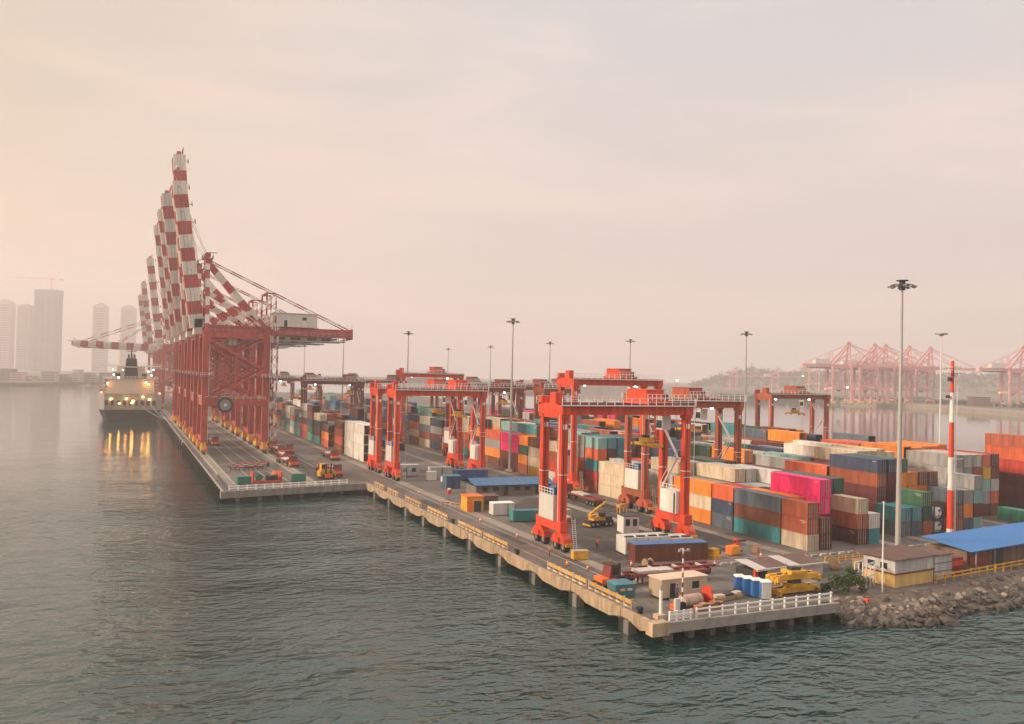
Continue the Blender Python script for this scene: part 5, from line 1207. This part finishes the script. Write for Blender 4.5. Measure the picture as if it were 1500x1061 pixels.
# white fences
def fence(label, p, q, n, m='rail', h=1.25, grp='quay rail fences', rails=(.55, 1.1)):
    p = Vector(p); q = Vector(q); t = thing('rail_fence', label, 'fence', p, math.atan2(q.y-p.y, q.x-p.x), grp); Ln = (q-p).length
    for i in range(n+1): b = MB(); x = Ln*i/n; b.box((x-.09, -.09, -.9 if m == 'rail' and n > 8 and p.y < 90 else 0), (x+.09, .09, h), m); b.build('post', t)
    for z in rails: b = MB(); b.box((-.1, -.16, z-.09), (Ln+.1, -.09, z+.09), m); b.build('rail', t)
fence('white two rail fence along the end of the near quay', (61.5, 82.75, 0), (82.4, 83.15, 0), 11)
fence('short white board fence at the corner of the near quay', (57.8, 82.8, 0), (60.8, 82.85, 0), 3, 'rail', 1.15, 'quay rail fences', (.3, .55, .8, 1.05))
fence('pale rail fence across the front of the crane quay', (22.6, 203.0, 0), (50.5, 208.0, 0), 14, 'rail')
fence('yellow rail fence above the rocks in front of the bright blue shed', (103.8, 85.4, 0), (176, 95.2, 0), 34, 'yellow', 1.3, 'quay rail fences', (.7, 1.2))
fence('orange yellow road barrier behind the container office', (99, 101.2, 0), (108, 101.6, 0), 6, 'yellow', .9, 'quay rail fences', (.4, .8))
fence('pale fence beside the rail lines at the corner of the crane quay', (22.4, 204.5, 0), (22.4, 226, 0), 10, 'steel')
# machinery parts near the tarpaulin container
simple('yellow_winch', 'yellow winch drum right of the blue topped container', 'winch', (83.6, 108.4, 0), R(15), [('frame', (0, 0, 0), (2.0, 1.6, .5), 'yellow'), ('drum_housing', (.3, .2, .5), (1.6, 1.4, 1.5), 'yellow'), ('motor', (1.6, .4, .4), (2.2, 1.1, 1.0), 'dark')])
simple('orange_mesh_crate', 'orange mesh crate farther right of the blue topped container', 'crate', (88.2, 109.8, 0), R(10), [('body', (0, 0, .1), (1.9, 1.4, 1.4), 'orange'), ('mesh_side', (.1, -.04, .2), (1.8, 0, 1.3), 'yellow')])
simple('red_jack', 'dark red jack standing behind the orange mesh crate', 'jack', (90.4, 112, 0), 0, [('base', (0, 0, 0), (1.6, 1.2, .3), 'darkred'), ('column', (.5, .3, .3), (1.0, .8, 2.0), 'red'), ('arm', (.2, .4, 1.5), (2.6, .7, 1.8), 'darkred')])
simple('orange_cable_drum', 'small orange drum lying at the road edge right of the mesh crate', 'drum', (93.6, 110.4, 0), R(30), [('drum', (0, 0, 0), (.9, .8, .9), 'orange'), ('flange', (-.1, -.1, 0), (0, .9, 1.0), 'timber')])

# ------------------------------------------------------------------ shrub
def leaf_cloud(name, parent, pts, n, size, mats, seed):
    g = random.Random(seed); b = MB()
    for _ in range(n):
        c, rr_ = g.choice(pts); d = Vector((g.gauss(0, 1), g.gauss(0, 1), g.gauss(0, 1))).normalized()*rr_*(g.random()**.4)
        p = Vector(c)+Vector((d.x, d.y, d.z*.8))
        if p.z < .05: p.z = .05+g.random()*.2
        a = Vector((g.gauss(0, 1), g.gauss(0, 1), g.gauss(0, .6)+.4)).normalized(); u = a.cross(Vector((g.random(), g.random(), g.random()))).normalized(); v = a.cross(u)
        s_ = size*g.uniform(.6, 1.3)
        b.quad([p-u*s_*.35-v*s_, p+u*s_*.35-v*s_*.2, p+u*s_*.2+v*s_, p-u*s_*.35+v*s_*.3], g.choice(mats))
    return b.build(name, parent)
t = thing('shrub', 'large green leafy shrub at the end of the near quay above the rocks', 'shrub', (88.2, 86.3, -.1))
g = random.Random(4); pts = [((g.uniform(-2.7, 2.3), g.uniform(-1.3, 1.3), g.uniform(.5, 2.3)), g.uniform(.5, 1.0)) for _ in range(17)]+[((.3, 0, 3.1), .6), ((1.0, .1, 2.7), .6)]
leaf_cloud('foliage', t, pts, 2600, .17, ['leaf', 'leaf', 'leaf2'], 5)
b = MB()
for _ in range(9): x = g.uniform(-1.5, 1.5); b.tube((x*.3, 0, 0), (x, g.uniform(-.8, .8), 1.6), .06, 'bark', 5, .02)
b.build('stem', t)
t = thing('small_shrub', 'small low shrub left of the large leafy shrub', 'shrub', (85.0, 87.6, 0)); g = random.Random(9)
leaf_cloud('foliage', t, [((g.uniform(-1, 1), g.uniform(-.5, .5), g.uniform(.3, .9)), .5) for _ in range(6)], 600, .15, ['leaf', 'leaf2'], 6); b = MB(); b.tube((0, 0, 0), (.2, 0, .8), .05, 'bark', 5); b.build('stem', t)
simple('orange_float', 'small orange red float lying on the rocks below the shrub', 'float', (87.6, 82.2, -.5), R(20), [('float', (0, 0, 0), (.8, .6, .5), 'orange'), ('ring', (.3, -.03, -.03), (.5, .63, .53), 'red')])

# ------------------------------------------------------------------ people
def person(label, loc, rz, shirt, trousers):
    bm_ = bpy.data.meshes.new('person'); V = []; E_ = []; Rr = []
    def n_(p, r_, q=None):
        V.append(p); Rr.append(r_)
        if q is not None: E_.append((q, len(V)-1))
        return len(V)-1
    pel = n_((0, 0, .95), .14); ch_ = n_((0, -.02, 1.25), .155, pel); sh = n_((0, -.02, 1.42), .12, ch_); nk = n_((0, -.01, 1.53), .055, sh); n_((0, -.03, 1.66), .095, nk); n_((0, -.02, 1.74), .085, len(V)-1)
    for s_ in (-1, 1):
        h_ = n_((s_*.1, 0, .88), .095, pel); k_ = n_((s_*.11, -.03*s_, .5), .062, h_); a_ = n_((s_*.11, .02, .09), .045, k_); n_((s_*.12, -.14, .04), .04, a_)
        s1 = n_((s_*.2, -.02, 1.40), .06, sh); e_ = n_((s_*.25, .0, 1.13), .045, s1); w_ = n_((s_*.24, -.16, .93), .033, e_); hd = n_((s_*.235, -.21, .88), .032, w_)
        for f_ in range(4): n_((s_*(.21+.018*f_), -.265, .83-.008*(f_ % 2)), .009, hd)
        n_((s_*.2, -.21, .83), .01, hd)
    bm_.from_pydata(V, E_, []); o = bpy.data.objects.new('person', bm_); col.objects.link(o)
    md = o.modifiers.new('skin', 'SKIN'); md.use_smooth_shade = True
    for i, r_ in enumerate(Rr): bm_.skin_vertices[0].data[i].radius = (r_, r_)
    bm_.skin_vertices[0].data[0].use_root = True
    o.modifiers.new('sub', 'SUBSURF').levels = 1
    dg = bpy.context.evaluated_depsgraph_get(); me = bpy.data.meshes.new_from_object(o.evaluated_get(dg)); bpy.data.objects.remove(o)
    me.materials.clear()
    for m in ('skin', shirt, trousers): me.materials.append(M[m])
    for p in me.polygons:
        c = p.center; p.material_index = 2 if c.z < .93 and abs(c.x) < .2 else (1 if .93 <= c.z < 1.5 and c.z > .93 and not (abs(c.x) > .2 and c.z < 1.12) else 0)
    r = link('person', me, None, loc, rz); tag(r, label, 'person')
    b = MB(); b.tube((0, -.03, 1.74), (0, -.02, 1.84), .115, 'black', 10, .07); b.build('hair', r)
    return r
person('person in violet shirt and navy trousers standing on the step of the site cabin', (63.7, 89.8, .3), R(10), 'cloth_p', 'cloth_b')
person('person in orange vest walking on the quay road beside the yellow steel box', (60.4, 118.5, 0), R(70), 'hivis', 'cloth_b')
person('person in orange vest standing near the white generator cabinets', (70.5, 121.5, 0), R(-30), 'hivis', 'cloth_b')

# ------------------------------------------------------------------ ship at the crane quay
t = thing('container_ship', 'cargo ship moored at the crane quay, dark stern towards the camera, lamps lit', 'ship', (4.6, 503, 0))
def hull(z0, z1, wb, wt, y0, y1, yb, m, name):
    # plan outline with rounded stern and pointed bow
    def outline(w, s0):
        return [(-w*.82, s0), (-w, s0+5), (-w, y1-45), (-w*.6, y1-15), (0, y1), (w*.6, y1-15), (w, y1-45), (w, s0+5), (w*.82, s0)]
    a = outline(wb, y0+yb); c = outline(wt, y0); n = len(a); b = MB()
    vs = [(x, y, z0) for x, y in a]+[(x, y, z1) for x, y in c]
    b.add(vs, [tuple(range(n-1, -1, -1)), tuple(range(n, 2*n))]+[((i+1) % n, i, i+n, (i+1) % n+n)[::-1] if False else (i, (i+1) % n, (i+1) % n+n, i+n) for i in range(n)], m); return b.build(name, t)
h1 = hull(WZ-1, 3.6, 12.5, 15.4, 0, 190, 6, 'navyhull', 'hull')
h2 = hull(3.6, 12.2, 15.4, 15.6, 0, 192, 0, 'shipgrey', 'upper_hull')
for i in range(9):
    b = MB(); x = -12.5+i*2.9; b.box((x, -.25, 6.0), (x+1.6, .2, 8.6), 'dark'); b.build('mooring_opening', h2)
b = MB(); b.box((-11.5, 5, 12.2), (11.5, 24, 19.6), 'shipcream'); b.box((-13.5, 4.6, 19.6), (13.5, 25, 20.2), 'roofw'); sup = b.build('superstructure', t)
b = MB(); b.box((-9.5, 8, 20.2), (9.5, 22, 23.6), 'shipcream'); b.box((-15.4, 15, 26.6), (15.4, 22, 27.2), 'rail'); b.box((-7, 12, 23.6), (7, 22, 26.6), 'shipcream'); b.rail((-15.4, 15, 27.2), (15.4, 15, 27.2), 'rail', 1.1, 14, .16); b.rail((-13.5, 4.6, 20.2), (13.5, 4.6, 20.2), 'rail', 1.1, 14, .16); b.build('bridge', sup)
b = MB(); b.add([(-3.4, 6, 20.2), (3.4, 6, 20.2), (3.4, 12, 20.2), (-3.4, 12, 20.2), (-2.6, 6.8, 31), (2.6, 6.8, 31), (2.6, 12, 31), (-2.6, 12, 31)], [(4,5,6,7),(0,1,5,4),(1,2,6,5),(2,3,7,6),(3,0,4,7)], 'black'); b.box((-3.6, 5.6, 26.2), (3.6, 5.9, 26.6), 'rail')
for x in (-1.4, 0, 1.4): b.tube((x, 9, 31), (x, 9, 33.2), .5, 'black', 8)
b.build('funnel', t)
b = MB(); b.tube((0, 18, 26.6), (0, 18, 39), .35, 'dark', 8); b.beam((-2.5, 18, 35), (2.5, 18, 35), .3, .3, 'dark'); b.build('mast', t)
for x in (-6.5, 6.5): b = MB(); b.box((x-1.2, 6, 20.2), (x+1.2, 7.5, 23.0), 'dark'); b.tube((x, 5.8, 21.6), (x, 6, 21.6), .9, 'black', 12); b.build('ventilator', t)
for s_ in (-1, 1):
    b = MB()
    for k in range(4): b.box((s_*12.2-1.6, 6+k*.1, 12.2+k*1.9), (s_*12.2+1.6, 22, 12.4+k*1.9), 'roofw'); b.rail((s_*12.2-1.6, 6, 12.4+k*1.9), (s_*12.2+1.6, 6, 12.4+k*1.9), 'rail', 1.0, 3, .14)
    b.build('side_deck', sup)
    b = MB(); b.tube((s_*13.5, 7, 13.6), (s_*13.5, 13, 13.6), 1.3, 'orange', 10); b.build('lifeboat', t)
cg = random.Random(3)
b = MB()
for i in range(9):
    for j in range(10):
        hgt = cg.choice((0, 0, 1, 2, 3))
        for k in range(hgt): b.box((-13.6+i*2.6, 34+j*13, 12.2+k*2.6), (-11.2+i*2.6, 46+j*13, 14.75+k*2.6), CM[cg.choice(POOL)])
o_ = b.build('deck_cargo', t); o_['kind'] = 'stuff'
for x, y, z, m in [(-8.5, 4.4, 22.2, 'lampw'), (-6.2, 4.4, 20.8, 'lampw'), (-4.2, 4.4, 24.8, 'lampw'), (8.5, 4.4, 24, 'lampw'), (10, 4.4, 22, 'lampw'), (-9, 4.4, 25, 'lampw'), (11, 4.4, 25.2, 'lampw'), (7.4, 4.2, 18.2, 'lampo'), (8.6, 4.2, 17.2, 'lampo'), (-14.2, 1, 12.8, 'lampr'), (14.2, 1, 12.5, 'lampr'), (6.0, -.4, 10.6, 'lampo'), (1.2, -.4, 8.4, 'lampo'), (.6, -.4, 7.4, 'lampo'), (-5.5, -.4, 7.0, 'lampo'), (-11.3, 4.4, 17.5, 'lampo'), (-9.5, -.4, 9.4, 'lampo'), (-2.2, -.4, 9.6, 'lampo'), (9.2, -.4, 9.3, 'lampo')]:
    b = MB(); b.bxc((x, y-.15, z), (.75, .4, .6) if m != 'lampw' else (.45, .3, .45), m); b.bxc((x, y+.2, z+.2), (.9, .3, .9), 'dark'); b.build('deck_lamp', t)
for i, (p, q) in enumerate([((9, 502.4, 6.8), (21.2, 470, .3)), ((14, 502.4, 7.2), (21.2, 478, .3))]):
    b = MB(); P_ = [Vector(p).lerp(Vector(q), k/10)-Vector((0, 0, 1.2*math.sin(math.pi*k/10))) for k in range(11)]
    for k in range(10): b.tube(P_[k], P_[k+1], .1, 'rope', 5)
    tag(b.build('mooring_rope'), ['pale mooring rope from the ship stern to the quay, longer one', 'pale mooring rope from the ship stern to the quay, shorter one'][i], 'rope', 'mooring ropes')

# ------------------------------------------------------------------ far shores
def slab(name, poly, z0, z1, m, label, cat):
    b = MB(); b.prism(poly, z0, z1, m); return struct(b.build(name), label, cat)
slab('left_shore_land', [(-900, 1500), (-230, 1290), (-110, 1262), (-96, 1300), (-40, 1440), (60, 1420), (200, 1500), (300, 3150), (-1500, 3150)], WZ-1, .8, 'land', 'flat hazy shore under the city towers', 'shore')
slab('breakwater', [(1400, 1080), (868, 880), (820, 690), (748, 520), (700, 300), (730, 295), (790, 520), (862, 690), (905, 860), (1420, 1040)], WZ-1, 2.2, 'strip', 'long low breakwater across the basin', 'breakwater')
slab('right_shore_land', [(690, 1000), (905, 862), (880, 690), (830, 480), (900, 300), (2300, 300), (2300, 3100), (400, 3100), (420, 1300)], WZ-1, 1.4, 'land', 'hazy flat land behind the breakwater', 'shore')
def tower(label, loc, w, d, h, m, rz, crown=None, n=26):
    t = thing('tower_block', label, 'tower block', loc, rz, 'city towers in the haze')
    b = MB(); b.box((-w/2, -d/2, 0), (w/2, d/2, h), m); b.build('wall', t)
    b = MB()
    for i in range(n):
        z = 6+(h-10)*i/n; b.box((-w/2*.9, -d/2-.4, z), (w/2*.9, -d/2, z+(h-10)/n*.5), 'towerdark'); b.box((-w/2-.4, -d/2*.9, z), (-w/2, d/2*.9, z+(h-10)/n*.5), 'towerdark')
    b.build('window_bands', t)
    b = MB()
    for i in range(4): x = -w/2+w*(i+.5)/4; b.box((x-.8, -d/2-1.2, 0), (x+.8, -d/2, h), m)
    b.build('facade_fin', t)
    b = MB()
    if crown == 'step': b.box((-w*.36, -d*.36, h), (w*.36, d*.36, h+5), m); b.box((-w*.2, -d*.2, h+5), (w*.2, d*.2, h+9), m)
    elif crown == 'dark': b.box((-w/2-.8, -d/2-1.4, h-13), (w/2+.8, d/2+.8, h+1), 'towerdark')
    else: b.box((-w*.25, -d*.25, h), (w*.25, d*.25, h+4), m)
    b.build('crown', t); return t
RZ = -YAW
TS = 2.0
def T2(x, y): return (x*TS, y*TS, 0)
tower('hazy tower at the left edge of the skyline', T2(-162, 1500), 44, 30, 205, 'tower', RZ, 'step')
tower('narrow hazy tower left of the unfinished dark topped tower', T2(-134, 1490), 40, 28, 197, 'tower', RZ)
tower('unfinished tower with dark top and a tower crane on its roof', T2(-103, 1472), 70, 30, 244, 'towergrey', RZ, 'dark', 34)
tower('left one of the twin hazy towers above the ship', T2(-31, 1440), 37, 26, 200, 'tower', RZ, 'step')
tower('right one of the twin hazy towers above the ship', T2(7, 1423), 37, 26, 196, 'tower', RZ, 'step')
t = thing('tower_crane', 'thin tower crane standing on the unfinished tower', 'tower crane', (-200, 2944, 244), RZ); t.scale = (2, 2, 2)
b = MB(); b.beam((0, 0, 0), (0, 0, 20), 1.2, 1.2, 'orange'); b.build('mast', t); b = MB(); b.beam((0, 0, 17.5), (-62, 0, 18.5), .9, .9, 'orange'); b.beam((0, 0, 17.5), (17, 0, 17.2), .9, .9, 'orange'); b.beam((0, 0, 22), (-30, 0, 18.2), .3, .3, 'orange'); b.build('jib', t); b = MB(); b.bxc((15, 0, 16.5), (3, 2, 2.5), 'edge'); b.build('counterweight', t)
g = random.Random(21)
k = 0
for i in range(15):
    x = -170+i*12.5+g.uniform(-3, 3); y = 1440-.25*(x+170)-g.uniform(0, 60); h = g.uniform(5, 17); w = g.uniform(9, 20)
    t = thing('low_building', '%s low hazy building along the left shore, counted from the left' % ORD[i], 'building', (x, y, .8), RZ+g.uniform(-.1, .1), 'low buildings on the left shore')
    b = MB(); b.box((-w/2, 0, 0), (w/2, 12, h), g.choice(['tower', 'roofw', 'pinkwrap', 'wall'])); b.build('wall', t)
    b = MB(); b.box((-w/2-.5, -.5, h), (w/2+.5, 12.5, h+.7), g.choice(['brownroof', 'edge', 'steel'])); b.build('roof', t)
    b = MB()
    for j in range(int(h//3.4)): b.box((-w/2*.85, -.2, 1+j*3.4), (w/2*.85, 0, 2.6+j*3.4), 'towerdark')
    b.build('window_bands', t)
for i in range(5):
    t = thing('small_building', '%s white or brown building low on the basin shore, counted from the left' % ORD[i], 'building', (890+i*28, 760-i*62, 1.4), RZ, 'low buildings across the basin'); w = 16+6*(i % 3); h = 7+3*(i % 2)
    b = MB(); b.box((-w/2, 0, 0), (w/2, 10, h), ['roofw', 'brownwall', 'white', 'edge', 'roofw'][i]); b.build('wall', t); b = MB(); b.box((-w/2-.6, -.6, h), (w/2+.6, 10.6, h+.8), 'brownroof'); b.build('roof', t)
    b = MB()
    for j in range(4): b.box((-w/2+1+j*(w-2)/4, -.2, 2), (-w/2+1+(j+.6)*(w-2)/4, 0, 4), 'towerdark')
    b.build('window', t)
# wooded hill behind the pink cranes
b = MB(); NX, NY = 60, 26; vs = []
def hillz(u, v):
    p = Vector((u*6, v*3, 0)); e_ = min(1, u*7)*min(1, (1-u)*5)*math.sin(math.pi*min(1, v*1.05+.0))
    return 1.2+max(0, e_)*(27+13*noise.noise(p*.9)+6*noise.noise(p*2.5))
def hillp(u, v):
    A_ = Vector((820, 1130, 0)); B_ = Vector((1330, 700, 0)); n_ = Vector((.6, .8, 0))
    p = (A_.lerp(B_, u)+n_*(v*260-20))*1.7; return (p.x, p.y, hillz(u, v)*1.6)
for i in range(NX+1):
    for j in range(NY+1): vs.append(hillp(i/NX, j/NY))
b.add(vs, [(i*(NY+1)+j, (i+1)*(NY+1)+j, (i+1)*(NY+1)+j+1, i*(NY+1)+j+1) for i in range(NX) for j in range(NY)], 'land')
hl = b.build('hill'); struct(hl, 'low wooded hill behind the pink cranes', 'hill')
g = random.Random(31); b = MB()
for _ in range(1300):
    u, v = g.random(), g.random()*.55; p = Vector(hillp(u, v)); rr_ = g.uniform(5, 10); mt = g.choice(['farleaf', 'leaf2', 'farleaf'])
    for _k in range(16):
        d = Vector((g.gauss(0, .55), g.gauss(0, .55), abs(g.gauss(.4, .5))))*rr_; q = p+d; s_ = g.uniform(1.3, 3.2)
        a = Vector((g.gauss(0, 1), g.gauss(0, 1), g.gauss(0, 1))).normalized(); c_ = a.cross(Vector((.3, .5, .8))).normalized()
        b.quad([q-a*s_, q+c_*s_*.8, q+a*s_, q-c_*s_*.7], mt)
tag(b.build('far_wood'), 'hazy mass of trees covering the hill across the basin', 'wood', None, 'stuff')
g = random.Random(17); b = MB()
for _ in range(500):
    s0 = g.random(); p = Vector((700+s0*300, 985-s0*230, 1.4)) if g.random() < .5 else Vector((915+g.uniform(0, 60), 900-g.random()*420, 1.4)); rr_ = g.uniform(2, 4.5)
    for _k in range(14):
        d = Vector((g.gauss(0, .6), g.gauss(0, .6), abs(g.gauss(.5, .5))))*rr_; q = p+d; s_ = g.uniform(.6, 1.5)
        a = Vector((g.gauss(0, 1), g.gauss(0, 1), g.gauss(0, 1))).normalized(); c_ = a.cross(Vector((.3, .5, .8))).normalized()
        b.quad([q-a*s_, q+c_*s_*.8, q+a*s_, q-c_*s_*.7], 'farleaf')
tag(b.build('shore_bushes'), 'low hazy bushes and trees lining the basin shore', 'bushes', None, 'stuff')

# ------------------------------------------------------------------ haze
b = MB(); b.box((-2550, -120, WZ-2.2), (2550, 3300, 330), 'dark'); hz = b.build('haze')
hm = bpy.data.materials.new('haze_air'); hm.use_nodes = True; hn = hm.node_tree; hn.nodes.clear()
ho = hn.nodes.new('ShaderNodeOutputMaterial'); pv = hn.nodes.new('ShaderNodeVolumePrincipled')
pv.inputs['Color'].default_value = (.95, .89, .895, 1); pv.inputs['Density'].default_value = .00034; pv.inputs['Anisotropy'].default_value = .2
hn.links.new(pv.outputs[0], ho.inputs['Volume'])
try: hm.cycles.homogeneous_volume = True
except Exception: pass
hz.data.materials.clear(); hz.data.materials.append(hm)
hz['kind'] = 'stuff'; hz['label'] = 'pale pinkish haze lying over the whole harbour'; hz['category'] = 'haze'
dupl = [l_ for l_, os_ in used.items() if len(os_) > 1]
print('containers', len(CONT), 'visible', len(vis), 'rest', len(rest), 'duplicate labels', len(dupl), dupl[:5])
print('objects', len(scene.objects))
